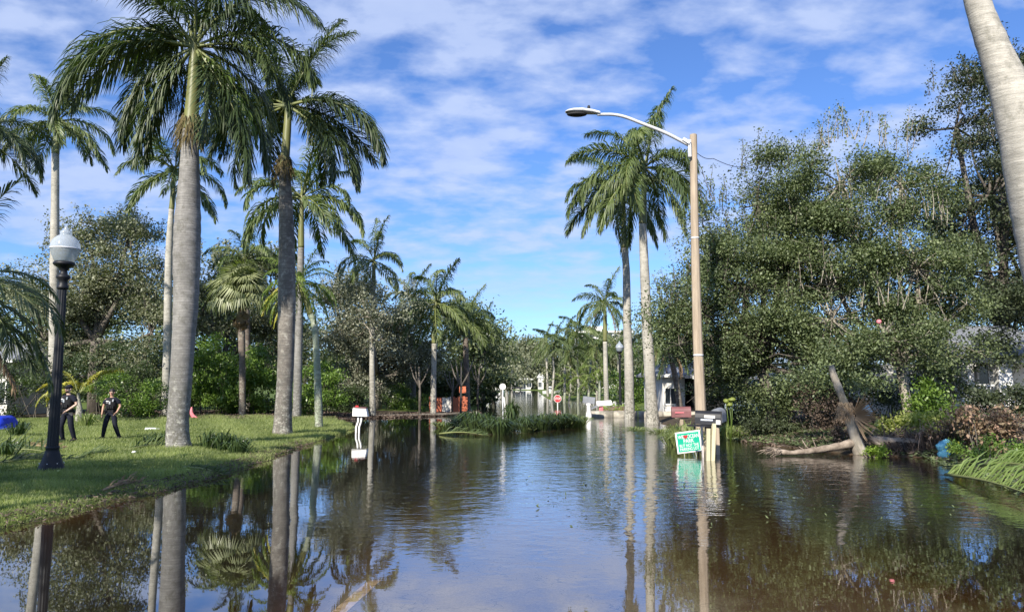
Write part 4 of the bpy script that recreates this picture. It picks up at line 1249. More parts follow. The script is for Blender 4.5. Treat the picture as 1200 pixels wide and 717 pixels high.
# background tree masses further inland
oak('tall tree mass inland behind the right oaks', [(850, 430, 60, 40), (930, 420, 70, 50), (1030, 410, 80, 60), (1150, 400, 90, 70), (1260, 380, 80, 90)], 66, [(1000, 478, 10), (1000, 420, 9)], 1700, 18, .36, 'oak_leaf_dark', 611, .6, .3, .3)
oak('dark tree mass inland behind the left palms', [(-40, 390, 70, 70), (60, 400, 70, 60), (170, 400, 70, 60), (280, 410, 70, 55), (370, 415, 60, 50), (60, 448, 80, 26), (200, 448, 80, 26), (330, 450, 70, 25), (450, 450, 60, 24), (530, 448, 50, 24)], 78, [(150, 475, 8), (150, 430, 7)], 2700, 18, .42, 'oak_leaf', 612, .7, .3, .2)
oak('spreading tree left of the photographer shading the near lawn', [], 0, [], 0, 0, 0) if False else None
def shade_tree():
    b = Vector((-16.5, 5.2, gh(-16.5, 5.2)))
    t = thing('oak_tree', 'spreading tree standing out of view at the left, shading the near lawn', 'tree', b)
    mb = MB(); mb.tube([b - Vector((0, 0, .2)), b + Vector((.2, 0, 3)), b + Vector((.6, .3, 6.5))], [.35, .28, .22], 10); mb.build('trunk', M['bark'], t)
    lobes = [((-17.5, 4.0, 9.0), (2.6, 2.4, 1.9)), ((-14.3, 4.5, 9.6), (2.6, 2.3, 1.8)), ((-11.8, 5.4, 9.3), (2.2, 2.0, 1.6))]
    add_crown('crown', t, lobes, 900, 18, .2, M['oak_leaf'], 99, .3, .3, .5)
    mb = MB()
    for c, r_ in lobes: mb.tube([b + Vector((.6, .3, 6.3)), Vector(c)], [.16, .06], 6)
    mb.build('limbs', M['bark'], t)
shade_tree()

# shrubs
def hedge_row(specs):
    for s in specs: bush(*s[:-1], **s[-1])
hedge_row([
    ('dark hedge at the left edge behind the low palm', [(-10, 458, 40, 34), (30, 452, 34, 38)], 43, 420, 20, .13, 'dark_leaf', 701, {}),
    ('dark shrub behind the two officers', [(70, 452, 34, 40), (120, 450, 34, 42), (160, 445, 30, 44)], 44, 700, 20, .13, 'dark_leaf', 702, {}),
    ('green shrub behind the right officer', [(150, 465, 34, 26), (185, 470, 24, 22)], 42, 360, 18, .13, 'hedge_leaf', 703, {}),
    ('bright large-leaved hedge right of the tallest palm', [(240, 440, 26, 44), (228, 462, 22, 30), (262, 446, 22, 42)], 47, 620, 20, .17, 'hedge_leaf', 704, {}),
    ('bright large-leaved hedge behind the fan palm trunk', [(298, 448, 26, 42), (280, 462, 24, 30), (318, 462, 18, 28)], 48, 620, 20, .17, 'hedge_leaf', 705, {}),
    ('green shrub between the ragged palm and the young palm', [(362, 452, 24, 38), (385, 462, 20, 30), (352, 470, 18, 22)], 46, 520, 20, .15, 'hedge_leaf', 706, {}),
    ('dark clipped hedge behind the white mailbox', [(415, 470, 24, 18), (398, 468, 16, 20)], 52, 340, 22, .11, 'dark_leaf', 707, {}),
    ('low green hedge left of the white-trunked palm', [(460, 468, 26, 16), (485, 470, 18, 14)], 58, 300, 20, .12, 'hedge_leaf', 708, {}),
    ('dark undergrowth behind the white-trunked palm', [(505, 452, 30, 24), (470, 450, 34, 22), (540, 452, 26, 24)], 66, 560, 18, .18, 'dark_leaf', 709, {}),
    ('long dark thicket inland behind the grey tree', [(395, 455, 34, 24), (440, 452, 36, 24), (490, 448, 34, 26)], 72, 520, 18, .2, 'dark_leaf', 711, {}),
    ('undergrowth of the left shore right of the orange boards', [(562, 462, 18, 22), (578, 455, 14, 18)], 74, 260, 18, .2, 'oak_leaf', 710, {}),
])
hedge_row([
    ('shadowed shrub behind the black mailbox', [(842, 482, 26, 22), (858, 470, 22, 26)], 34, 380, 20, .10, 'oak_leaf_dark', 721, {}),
    ('grey-green shrub right of the mailboxes', [(880, 488, 26, 24), (905, 480, 24, 28), (925, 470, 24, 28)], 32, 560, 20, .10, 'oak_leaf', 722, {}),
    ('low dark shrub hanging over the water left of the fallen trunk', [(915, 508, 34, 14), (950, 500, 28, 22), (880, 506, 22, 12)], 29.5, 420, 20, .09, 'oak_leaf_dark', 723, {}),
    ('brownish shrub behind the leaning dead trunk', [(955, 478, 26, 28), (985, 482, 24, 30)], 29, 380, 18, .09, 'brown_leaf', 724, {}),
    ('dark undergrowth behind the leaning dead trunk', [(1010, 465, 36, 38), (1045, 470, 30, 36), (975, 455, 30, 30)], 31.5, 620, 20, .10, 'dark_leaf', 725, {}),
    ('pale yellow-green shrub at the foot of the mottled trunk', [(1042, 503, 13, 10), (1062, 500, 14, 12), (1085, 503, 12, 8), (1052, 492, 8, 7)], 25.2, 170, 12, .13, 'yellow_leaf', 726, {'sig': .14}),
    ('green leafy shrub right of the mottled trunk', [(1085, 475, 20, 26), (1105, 482, 20, 24)], 27, 300, 16, .12, 'hedge_leaf', 727, {}),
    ('lime green weed mat at the root of the fallen trunk', [(1022, 531, 13, 7), (1030, 535, 9, 5)], 22.6, 120, 14, .07, 'lime_leaf', 728, {'sig': .08}),
    ('small purple-brown bush at the water behind the dead trunk', [(988, 513, 12, 9)], 25.5, 110, 16, .07, 'brown_leaf', 729, {'sig': .09}),
    ('shrub with wilted pinkish leaves on the right bank', [(1155, 505, 18, 20), (1175, 495, 20, 18), (1140, 490, 14, 16)], 21.5, 240, 12, .12, 'pink_leaf', 730, {}),
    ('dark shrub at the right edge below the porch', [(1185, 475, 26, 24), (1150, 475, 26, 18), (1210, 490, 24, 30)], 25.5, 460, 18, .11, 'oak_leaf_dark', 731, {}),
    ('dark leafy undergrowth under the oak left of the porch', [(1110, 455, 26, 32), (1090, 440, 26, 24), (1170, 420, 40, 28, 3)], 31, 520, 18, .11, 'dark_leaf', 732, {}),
    ('green weeds low on the right bank beside the fallen frond', [(1150, 528, 26, 7), (1190, 532, 20, 8)], 19.5, 200, 14, .07, 'hedge_leaf', 733, {'sig': .08}),
])
palm('yellowing palm under the left big oak', 35, [(918, 500, 6), (916, 450, 5)], (914, 434), 1.7, 12, 'bright', 'trunk_green', 741, None, lo=-40, sides=8, extra=[(190, -30, 1.0, 'yellow'), (240, -30, 1, 'yellow'), (0, -50, .8, 'yellow')])
palm('orange-tinged palm between the two right oaks', 33, [(952, 500, 6), (950, 450, 5)], (948, 430), 1.7, 12, 'bright', 'trunk_green', 743, None, lo=-40, sides=8, extra=[(200, -40, 1.0, 'yellow'), (255, -40, 1.1, 'yellow'), (330, -50, .9, 'yellow')])

# ================================================================== PLANTS ON THE GROUND
def strap_clump(label, b, r, h, n, mat, seed, name='strappy_plant', w=0.05, lean=0.0, group=None, curl=1.0, cat='plant'):
    rng = random.Random(seed); b = Vector(b)
    t = thing(name, label, cat, b, group)
    V = []; rn = []
    for i in range(n):
        a = rng.uniform(0, 2 * PI); rr = rng.random() ** .7
        p = b + Vector((math.cos(a) * r * .35 * rr, math.sin(a) * r * .35 * rr, -.05))
        L = h * rng.uniform(.7, 1.15)
        out = Vector((math.cos(a), math.sin(a), 0)) * r * rr * rng.uniform(.6, 1.2) + Vector((lean, 0, 0))
        m = p + out * .45 + Vector((0, 0, L * .75)); q = p + out * 1.0 + Vector((0, 0, L * (1 - .55 * rr * curl)))
        wv = Vector((-math.sin(a + rng.uniform(-1, 1)), math.cos(a), 0)) * w * .5
        V += [p - wv * .6, p + wv * .6, m + wv, m - wv, m - wv, m + wv, q + wv * .15, q - wv * .15]
        c = rng.random(); rn += [c, c]
    me = np_mesh('leaves', np.array([tuple(v - b) for v in V]), 4, M[mat], np.array(rn))
    link('leaves', me, t)
    return t


GM = 'strappy plants of the planted median'
med = [(520, 501, .9, .5, 'pale curling plants at the left tip of the median', 'strap_pale'), (540, 500, 1.0, .9, 'dark plant left in the median', 'strap_leaf'),
       (556, 504, 1.1, 1.3, 'tall dark clump left of the round white sign', 'strap_leaf'), (572, 506, 1.0, 1.1, 'dark clump just left of the sign pole', 'strap_leaf'),
       (600, 504, .8, 1.8, 'tallest spiky clump right behind the sign pole', 'strap_leaf'), (586, 508, .9, 1.0, 'low clump before the sign pole', 'strap_leaf'),
       (616, 505, 1.0, 1.0, 'dark clump behind the pale rosette', 'strap_leaf'), (634, 503, 1.0, 1.1, 'dark clump right of the pale rosette', 'strap_leaf'),
       (650, 501, 1.0, 1.1, 'dark clump in the right half of the median', 'strap_leaf'), (664, 500, .9, .9, 'clump with dark tips near the right end of the median', 'strap_leaf'),
       (676, 499, 1.1, .8, 'pale yellow grass fan at the right end of the median', 'strap_pale'), (620, 505, .45, .45, 'small pale rosette in the middle of the median', 'strap_pale')]
for i, (px, py, r, h, ds, mt) in enumerate(med):
    g = gr(px, py, .02)
    strap_clump(ds, g, r * (.55 if h > 1.6 else 1), h * .82, 150 if h > .6 else 90, mt, 900 + i, w=.055, group=None)
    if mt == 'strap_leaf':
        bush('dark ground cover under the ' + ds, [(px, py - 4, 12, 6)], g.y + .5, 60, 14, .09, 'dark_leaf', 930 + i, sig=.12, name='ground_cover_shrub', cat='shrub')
# strappy plants on the lawn edge
lawnp = [(20, 512, .6, .7, 'dark strappy plant at the left edge before the low palm', 'strap_leaf'), (8, 535, .6, .55, 'dark strappy plant by the fallen fronds left of the lamp post', 'strap_leaf'),
         (243, 526, .5, .65, 'strappy plant at the right foot of the tallest palm', 'strap_leaf'), (262, 528, .6, .7, 'larger strappy plant right of the tallest palm', 'strap_leaf'),
         (278, 532, .55, .6, 'rightmost strappy plant sloping down to the water', 'strap_leaf'), (192, 518, .5, .5, 'leaning strappy plant left of the tallest palm', 'strap_leaf'),
         (176, 520, .5, .4, 'low strappy plant farther left of the tallest palm', 'strap_leaf'), (100, 500, .7, .8, 'green strappy plant between the two officers', 'strap_pale')]
for i, (px, py, r, h, ds, mt) in enumerate(lawnp):
    strap_clump(ds, base(px, py), r, h, 80, mt, 950 + i, w=.045, lean=.15)
for i, (px, py, Y, r, h, ds, mt) in enumerate([(806, 520, 25.5, 1.0, 1.0, 'arching pale grass clump behind the green yard sign', 'strap_pale'), (790, 518, 26.5, .7, .6, 'low pale grass left of the yard sign', 'strap_pale'),
                                               (800, 512, 29, .8, .8, 'grass clump under the maroon mailbox', 'strap_pale'), (852, 507, 30, .9, .7, 'pale weeds right of the black mailbox', 'strap_pale'),
                                               (866, 512, 30, .8, .5, 'low pale weeds before the shadowed shrub', 'strap_pale'), (775, 506, 34, 1.2, .25, 'short green grass at the foot of the right tall palm', 'lime'), (745, 503, 36, 1.0, .2, 'short grass at the water between the tall palms', 'lime')]):
    strap_clump(ds, pt(px, py, Y) * 1.0 if False else Vector((pt(px, py, Y).x, Y, 0)), r, h, 130, mt if mt != 'lime' else 'strap_pale', 970 + i, w=.035, name='grass_clump')
strap_clump('long-leaved plant behind the cyan bag on the right bank', Vector((pt(1128, 478, 22.5).x, 22.5, .5)), .8, 1.1, 70, 'strap_pale', 990, w=.05)
strap_clump('dry spiky leaf tuft at the foot of the yellow-green shrub', Vector((pt(1082, 478, 23.2).x, 23.2, .15)), .8, .75, 110, 'brown_leaf', 991, w=.03, name='dry_leaf_tuft', curl=1.6)

# tall flowering weed beside the black mailbox
t_ = thing('tall_weed', 'tall thin weed with pale flower heads right of the black mailbox', 'weed', Vector((pt(854, 478, 27).x, 27, .1)))
mb = MB()
for i, (px, py) in enumerate([(851, 470), (858, 468), (855, 474)]):
    a = Vector((pt(855, 478, 27).x, 27, 0)); b = pt(px, py, 27)
    mb.tube([a, a.lerp(b, .6) + Vector((.02 * i, 0, 0)), b], [.022, .018, .012], 5)
mb.build('stem', M['palm_leaf_bright'], t_)
for i, (px, py) in enumerate([(851, 470), (858, 468), (855, 474)]):
    mb = MB(); mb.blob(pt(px, py, 27), (.13, .1, .08), 80 + i, 8, 5, .3); mb.build('flower_head', M['yellow_leaf'], t_)

# ------------------------------------------------------------------ lawn blades, leaf litter
rng = np.random.default_rng(77)


def blades(name, n, xr, yr, hgt, wid, mat, mask, seed, dens_pow=1.0, z_off=-.005):
    rng = np.random.default_rng(seed)
    Y = yr[0] * (yr[1] / yr[0]) ** rng.random(n)
    X = xr[0] + (xr[1] - xr[0]) * rng.random(n)
    k = (X / Y > -0.78) & (X / Y < 0.8)
    X, Y = X[k], Y[k]
    k = mask(X, Y); X, Y = X[k], Y[k]
    Z = height(X, Y) + z_off
    n = len(X); sc = (Y / 18.0) ** 0.7
    a = rng.random(n) * 2 * PI
    h = hgt * sc * rng.uniform(.5, 1.25, n); w = wid * sc
    tall = np.sin(X * 2.3 + Y * 1.1) + np.sin(X * .9 - Y * 3.1); h *= (1 + .18 * tall)
    P = np.stack([X, Y, Z], 1)
    dx = np.stack([np.cos(a), np.sin(a), np.zeros(n)], 1) * w[:, None] * .5
    tip = P + np.stack([rng.normal(size=n) * .45 * h, rng.normal(size=n) * .45 * h, h], 1)
    V = np.stack([P - dx, P + dx, tip], 1).reshape(-1, 3)
    me = np_mesh(name, V, 3, mat, np.clip(.5 + .22 * tall + rng.normal(size=n) * .18, 0, 1))
    return tag(link(name, me), kind='stuff')


lawn_edge = lambda X, Y: (sdist(LEFT, X, Y) + wob(X, Y) * .18 > 0.0) & (sdist(LAWN, X, Y) > -0.5 + .5 * wob(X * 2, Y))
o = blades('lawn_grass', 560000, (-26, -4), (9.5, 46), .085, .016, M['grass'], lawn_edge, 5)
tag(o, 'green lawn grass sloping down to the flood water', 'grass')


def litter(name, label, n, poly, mat, size, seed, cat='leaf litter', z=0.02):
    rng = np.random.default_rng(seed)
    xs_ = [p[0] for p in poly]; ys_ = [p[1] for p in poly]
    X = rng.uniform(min(xs_), max(xs_), n * 4); Y = rng.uniform(min(ys_), max(ys_), n * 4)
    k = sdist(poly, X, Y) > 0; X, Y = X[k][:n], Y[k][:n]
    P = np.stack([X, Y, np.maximum(height(X, Y), 0.0) + z + rng.random(len(X)) * .06], 1)
    u = rng.normal(size=(len(X), 3)); u[:, 2] *= .35; u /= np.linalg.norm(u, axis=1)[:, None]
    nr = rng.normal(size=(len(X), 3)) * .5; nr[:, 2] += 1
    v = np.cross(nr, u); v /= np.linalg.norm(v, axis=1)[:, None]
    s = size * rng.uniform(.5, 1.5, len(X))[:, None]
    V = np.stack([P - u * s, P + v * s * .3, P + u * s, P - v * s * .3], 1).reshape(-1, 3)
    o = link(name, np_mesh(name, V, 4, mat, rng.random(len(X))))
    return tag(o, label, cat, kind='stuff')


litter('mulch', 'brown leaf mulch and twigs in front of the hedge', 16000, [P2(110, 497), P2(110, 487), P2(400, 486), P2(415, 492), P2(330, 496)], M['brown_leaf'], .12, 41)
litter('bank_debris', 'brown fallen leaves and twigs covering the right bank', 30000, [P2(880, 521), P2(960, 528), P2(1080, 536), P2(1140, 549), P2(1220, 588), (24, 17), (24, 36), (9, 36)], M['brown_leaf'], .08, 42)
litter('bank_weeds', 'low green weeds along the right bank', 20000, [P2(850, 515), P2(900, 521), P2(960, 528), P2(1080, 536), P2(1200, 581), (16, 20), (16, 28), (9, 36)], M['oak_leaf'], .08, 43, 'weeds')
litter('floating_leaves', 'small leaves and twigs floating on the flood water', 260, [P2(780, 545), P2(1150, 585), P2(1190, 620), P2(640, 620), P2(600, 560)], M['oak_leaf'], .04, 44, 'floating leaves', .004)
litter('drift_debris', 'brown drift line of leaves and twigs along the far left water edge', 5000, [P2(385, 492), P2(385, 488), P2(560, 482), P2(565, 486), P2(480, 489)], M['brown_leaf'], .14, 45, 'drift debris')
litter('shore_debris', 'thin line of leaves and twigs left along the lawn water edge', 3600, [P2(-20, 628), P2(110, 596), P2(250, 563), P2(325, 535), P2(370, 520), P2(366, 516), P2(320, 528), P2(246, 554), P2(108, 587), P2(-20, 617)], M['brown_leaf'], .035, 47, 'shore debris')
litter('lawn_leaves', 'scattered pale fallen leaves on the lawn', 420, [P2(20, 600), P2(240, 560), P2(330, 510), P2(20, 500)], M['yellow_leaf'], .045, 46, 'fallen leaves', .06)

# ------------------------------------------------------------------ fallen fronds, logs, dead wood
def fallen_frond(label, a, b, up, n, ll, mats, seed, arch=.15, lw=.045, both=True, name='fallen_frond', bias=0.3):
    """a frond lying from a to b with leaflets standing towards 'up'"""
    rg = random.Random(seed); a = Vector(a); b = Vector(b)
    t = thing(name, label, 'palm frond', a)
    P = [a.lerp(b, i / 8) + Vector((0, 0, arch * math.sin(PI * i / 8))) for i in range(9)]
    mb = MB(); mb.tube(P, [.04 * (1 - i / 10) for i in range(9)], 5); mb.build('stem', M[mats[0]], t)
    V = []; Fc = []; T = (b - a).normalized()
    for i in range(n):
        f = (i + .5) / n * 8; j = min(int(f), 7); p = P[j].lerp(P[j + 1], f - j)
        for s in ((-1, 1) if both else (1,)):
            d = (Vector(up) + T * rg.uniform(.2, .7) + Vector((0, s * rg.uniform(.2, .7), rg.uniform(-.2, .3)))).normalized()
            if rg.random() < bias and s < 0: continue
            l = ll * rg.uniform(.6, 1.1) * (1 - .4 * abs(f / 8 - .45))
            m = p + d * l * .6; q = m + (d + Vector((0, 0, -.5))).normalized() * l * .45
            w = d.cross(Vector((rg.uniform(-.5, .5), 1, 0))).normalized() * lw * .5; k = len(V)
            V += [p - w * .5, p + w * .5, m - w, m + w, q]; Fc += [(k, k + 1, k + 3, k + 2), (k + 2, k + 3, k + 4)]
    mb = MB(); mb.add(V, Fc); mb.build('leaflets', M[mats[1]], t)
    return t


g1 = gr(1108, 556, .05); g2 = gr(1235, 590, .15)
fallen_frond('big green frond lying half in the water at the right edge', g1, g2, (.35, .1, .9), 34, .95, ('rachis', 'strap_pale_o'), 61, .12, .05) if False else None
M['frond_fresh'] = leafm('frond_fresh', (0.07, 0.12, 0.03), (0.21, 0.28, 0.09), 0.4, 0.25, False, 2.0)
fallen_frond('big green frond lying half in the water at the right edge', g1, g2, (.75, .1, .6), 42, .95, ('rachis', 'frond_fresh'), 61, .10, .035)
fallen_frond('second green frond lying behind the big one at the right edge', gr(1150, 545, .2), gr(1250, 560, .3), (.7, .1, .5), 26, .8, ('rachis', 'frond_fresh'), 62, .15, .03)
fallen_frond('fallen frond lying left of the lamp post foot', base(-10, 545), base(75, 541), (.1, .2, .35), 26, .6, ('rachis', 'palm_leaf_dark'), 63, .12, .04)
fallen_frond('fallen frond with upright tips at the left edge of the lawn', base(-15, 530), base(60, 530), (-.15, .1, .8), 16, .75, ('rachis', 'palm_leaf_dark'), 64, .1, .05)
fallen_frond('frond lying on the lawn right of the lamp post', base(84, 540), base(125, 530), (.3, .3, .2), 24, .4, ('rachis', 'palm_leaf'), 65, .08, .04)
fallen_frond('frond lying on the lawn left of the tallest palm', base(150, 527), base(196, 524), (-.1, .3, .4), 22, .5, ('rachis', 'palm_leaf'), 66, .1, .04)
fallen_frond('green frond lying before the yard sign median end', gr(515, 508, .05), gr(570, 510, .05), (.1, .3, .2), 24, .6, ('rachis', 'palm_leaf_dark'), 67, .1, .05)
fallen_frond('pile of dark fronds beside the pale-based bottle palm', base(96, 496), base(122, 497), (.2, .2, .3), 26, .7, ('rachis', 'palm_leaf_dark'), 68, .25, .05)

# leaning dead palm trunk with ragged skirt
Yd = 23.4
t_ = thing('leaning_trunk', 'leaning pale dead trunk with ragged brown wrap and spiky dry leaves in the water', 'tree trunk', Vector((pt(1005, 478, Yd).x, Yd, 0)))
it = interp([(pt(1008, 532, Yd), .20), (pt(1002, 512, Yd), .165), (pt(994, 485, Yd), .135), (pt(984, 458, Yd), .115), (pt(977, 440, Yd), .11), (pt(974, 428, Yd), .08)], 6)
rg = random.Random(5)
mb = MB(); mb.tube([p for p, _ in it], [r * rg.uniform(.9, 1.1) for _, r in it], 12); mb.build('trunk', M['bark_pale'], t_)
mb = MB(); mb.blob(pt(990, 480, Yd - .05), (.22, .17, .17), 9, 14, 9, .4)
V = []; Fc = []
for i in range(160):
    p = pt(991 + rg.uniform(-9, 8), 478 + rg.uniform(-7, 6), Yd - .15); q = p + Vector((rg.uniform(-.28, .1), rg.uniform(-.2, 0), -rg.uniform(.15, .5)))
    k = len(V); V += [p, p + Vector((.025, 0, .01)), q]; Fc.append((k, k + 1, k + 2))
mb.add(V, Fc); mb.build('ragged_wrap', M['palm_leaf_dead'], t_)
V = []; Fc = []; c = pt(999, 487, Yd - .2)
for i in range(90):
    a = R(rg.uniform(-75, 75)); e = rg.uniform(-.4, .5)
    d = Vector((math.cos(a) * math.cos(e), -abs(math.sin(e)) - .1, math.sin(a))).normalized()
    l = rg.uniform(.45, .85); q = c + d * l; w = d.cross(Vector((0, 1, .3))).normalized() * .018
    k = len(V); V += [c + d * .1 - w, c + d * .1 + w, q + w * .3, q - w * .3]; Fc.append((k, k + 1, k + 2, k + 3))
mb = MB(); mb.add(V, Fc); mb.build('dry_leaves', M['palm_leaf_dead'], t_)


def log(label, path, radii, Y=None, mat='drift', name='fallen_palm', branches=(), roots=0, seed=1, cat='fallen trunk'):
    rg = random.Random(seed)
    P = [pt(*p) if len(p) == 3 else Vector(p) for p in path]
    t = thing(name, label, cat, P[0].copy())
    it = interp(list(zip(P, radii)), 6)
    mb = MB(); mb.tube([p + Vector((0, 0, rg.uniform(-.01, .01))) for p, _ in it], [r * rg.uniform(.88, 1.12) for _, r in it], 10); mb.build('trunk', M[mat], t)
    for br in branches:
        q = [pt(*p) for p in br[0]]; mb = MB(); mb.tube(q, [br[1] * (1 - .7 * i / (len(q) - 1)) for i in range(len(q))], 7); mb.build('branch', M[mat], t)
    if roots:
        mb = MB()
        for i in range(roots):
            p = P[0] + Vector((rg.uniform(-.1, .3), rg.uniform(-.1, .1), rg.uniform(-.08, .08)))
            q = p + Vector((rg.uniform(-.45, -.05), rg.uniform(-.2, .1), rg.uniform(-.12, .08)))
            mb.tube([p, p.lerp(q, .5) + Vector((0, 0, .04)), q], [.018, .012, .004], 4)
        mb.build('root_fibres', M[mat], t)
    return t


def py_of(Y, z=0): return 449 + (H - z) * F / Y
log('long fallen trunk lying out over the water left of the leaning dead trunk', [(906, 529, 23.0), (930, 530, 23.0), (965, 526, 23.2), (1000, 519, 23.4)], [.10, .075, .10, .13],
    branches=[([(950, 528, 23.1), (944, 522, 23.1), (940, 515, 23.1)], .03), ([(958, 527, 23.1), (955, 521, 23.1), (952, 513, 23.0)], .025), ([(944, 528, 23.1), (936, 523, 23.1)], .03)], roots=60, seed=3)
log('thick pale fallen trunk lying right of the leaning dead trunk on the bank', [(1018, 516, 23.8), (1045, 518, 23.6), (1070, 519, 23.4), (1098, 525, 23.2)], [.17, .15, .15, .12],
    branches=[([(1020, 514, 23.7), (1030, 521, 23.4), (1040, 526, 23.2)], .11), ([(1018, 514, 23.7), (1022, 506, 23.7), (1026, 500, 23.7)], .04)], roots=30, seed=4)
# tangle of roots under it
t_ = thing('root_tangle', 'dark tangle of roots hanging to the water under the thick fallen trunk', 'roots', Vector((pt(1052, 478, 23).x, 23, 0)))
mb = MB(); rg = random.Random(17)
for i in range(130):
    p = pt(1036 + rg.random() * 46, 520 + rg.uniform(-3, 3), 23.3); q = Vector((p.x + rg.uniform(-.35, .35), 23.3 + rg.uniform(-.6, .1), rg.uniform(-.05, .15)))
    mb.tube([p, p.lerp(q, .5) + Vector((rg.uniform(-.1, .1), rg.uniform(-.15, 0), 0)), q], [.02, .014, .006], 4)
mb.build('roots', M['brown_leaf'], t_)
# soil and brush heaps of the right bank
for i, (px, Y, rx, ry, rz, ds) in enumerate([(1052, 24.2, 1.0, .8, .42, 'dark earth mound under the thick fallen trunk'), (1140, 23.4, 1.5, 1.0, .62, 'brown brush heap behind the cyan bag'), (1195, 22.6, 1.6, 1.1, .7, 'brown brush heap at the right edge under the porch')]):
    c = Vector((pt(px, 478, Y).x, Y, .1)); t_ = thing('brush_heap', ds, 'brush heap', c)
    mb = MB(); mb.blob(c, (rx, ry, rz), 50 + i, 18, 9, .14); mb.build('soil', M['mound'], t_)
    mb = MB(); rg = random.Random(90 + i)
    for j in range(170):
        a = rg.uniform(0, 2 * PI); e = rg.uniform(.0, 1.3)
        p = c + Vector((rx * math.cos(a) * math.cos(e), ry * math.sin(a) * math.cos(e), rz * math.sin(e)))
        d = Vector((rg.gauss(0, 1), rg.gauss(0, .7), rg.gauss(0.2, .4))).normalized() * rg.uniform(.2, .75)
        mb.tube([p, p + d * .5 + Vector((0, 0, .04)), p + d], [.014, .010, .004], 4)
    mb.build('twigs', M['drift'], t_)
    add_crown('dead_leaves', t_, [(tuple(c), (rx, ry, rz))], 150, 12, .09, M['brown_leaf'], 95 + i, .12, .9)
bush('broken green leaves and twigs caught on the right bank below the porch', [(1120, 505, 16, 14), (1105, 495, 14, 14), (1135, 515, 14, 10)], 22.8, 150, 12, .10, 'pink_leaf', 760, sig=.14)
bush('lobe of dark leaves hanging over the top of the leaning dead trunk', [(972, 432, 30, 16), (990, 425, 24, 14)], 23.8, 160, 24, .085, 'oak_leaf', 761, sig=.2, z0=3.0) if False else None
for i, (px, py, px2, py2, ds) in enumerate([(30, 522, 75, 528, 'dry frond lying on the lawn behind the lamp post foot'), (215, 548, 262, 556, 'dark frond lying near the water before the tallest palm'), (120, 575, 165, 566, 'small torn frond on the shaded lawn near the water')]):
    fallen_frond(ds, base(px, py), base(px2, py2), (.1, .3, .25), 22, .35, ('rachis_dead', 'palm_leaf_dead') if i != 1 else ('rachis', 'palm_leaf_dark'), 160 + i, .06, .03)
# far drift log and thin dark trunks on the left shore
log('long brown drift log lying along the far left water edge', [(392, 489, 50), (440, 487.5, 50), (500, 486, 50.5), (560, 483, 51)], [.08, .10, .09, .06], seed=8, cat='drift log', name='drift_log', mat='bark')
for i, (px, p0, p1, Y, w, ds) in enumerate([(540, 500, 425, 44, 3, 'thin dark trunk standing in front of the orange boards'), (560, 488, 430, 58, 3, 'thin dark trunk right of the orange boards'), (492, 490, 430, 52, 3.5, 'dark bare trunk left of the white-trunked palm'),
                                            (530, 486, 442, 56, 3, 'forked grey trunk between the orange boards')]):
    a = Vector((pt(px, 478, Y).x, Y, -.3)); b = pt(px + rg.uniform(-2, 2), p1, Y)
    t_ = thing('bare_trunk', ds, 'tree trunk', Vector((a.x, Y, 0)))
    mb = MB(); mb.tube([a, a.lerp(b, .5) + Vector((rg.uniform(-.1, .1), 0, 0)), b], [w * mpp(Y) / 2, w * mpp(Y) / 2.4, w * mpp(Y) / 4], 8); mb.build('trunk', M['bark'], t_)
    mb = MB()
    for s in (-1, 1, -.5):
        q = a.lerp(b, .62); mb.tube([q, q + Vector((s * .4, 0, .7)), q + Vector((s * .7, .2, 1.6))], [.07, .05, .02], 5)
    mb.build('branch', M['bark'], t_)

# ================================================================== STREET FURNITURE
def lamp_post(label, b, s=1.0):
    b = Vector(b); t = thing('street_lamp', label, 'street lamp', b, 'acorn-globe street lamps')
    mb = MB(); mb.lathe(b, [(.285, -.1), (.285, .06), (.265, .08), (.265, .12), (.24, .15), (.215, .24), (.155, .42), (.14, .48), (.15, .50), (.15, .54), (.135, .56)], 8); mb.build('base', M['black_metal'], t)
    mb = MB(); mb.lathe(b, [(.122, .55), (.115, 1.4), (.103, 2.4), (.088, 4.2)], 24, flutes=1, fd=.10); mb.build('shaft', M['black_metal'], t)
    mb = MB(); mb.lathe(b, [(.105, 4.2), (.125, 4.22), (.125, 4.27), (.10, 4.3), (.10, 4.42), (.15, 4.47), (.15, 4.52), (.085, 4.56), (.075, 4.64), (.13, 4.72), (.20, 4.76), (.235, 4.79), (.235, 4.83), (.20, 4.86)], 20); mb.build('collar', M['black_metal'], t)
    mb = MB(); mb.lathe(b, [(.195, 4.85), (.215, 4.88), (.27, 5.0), (.305, 5.12), (.315, 5.16)], 24); mb.build('lower_globe', M['lamp_glass'], t)
    mb = MB(); mb.lathe(b, [(.322, 5.16), (.322, 5.18), (.31, 5.28), (.27, 5.38), (.18, 5.47), (.12, 5.50), (.125, 5.52), (.13, 5.56), (.11, 5.59), (.05, 5.62), (.055, 5.65), (.035, 5.68), (.008, 5.74)], 24); g = mb.build('globe', M['lamp_glass'], t)
    mb = MB(); mb.lathe(b, [(.322, 5.15), (.330, 5.16), (.330, 5.175), (.322, 5.185)], 24); mb.build('rim', M['galv'], t)
    mb = MB()
    for k in range(8):
        a = k * PI / 4 + .2; mb.blob(b + Vector((.262 * math.cos(a), .262 * math.sin(a), .17)), .012, k, 6, 4, 0)
    mb.build('bolts', M['galv'], t)
    return t


def copy_tree(o, parent=None):
    c = o.copy(); C.objects.link(c); c.parent = parent
    for ch in [x for x in bpy.data.objects if x.parent == o]: copy_tree(ch, c)
    return c


lb = base(60, 551)
lamp = lamp_post('near black lamp post with clear acorn globe on the lawn beside the officers', lb)
l2 = copy_tree(lamp); l2.location = (pt(727, 478, 62).x, 62, 0.0); l2['label'] = 'far black lamp post with acorn globe left of the two tall right palms'

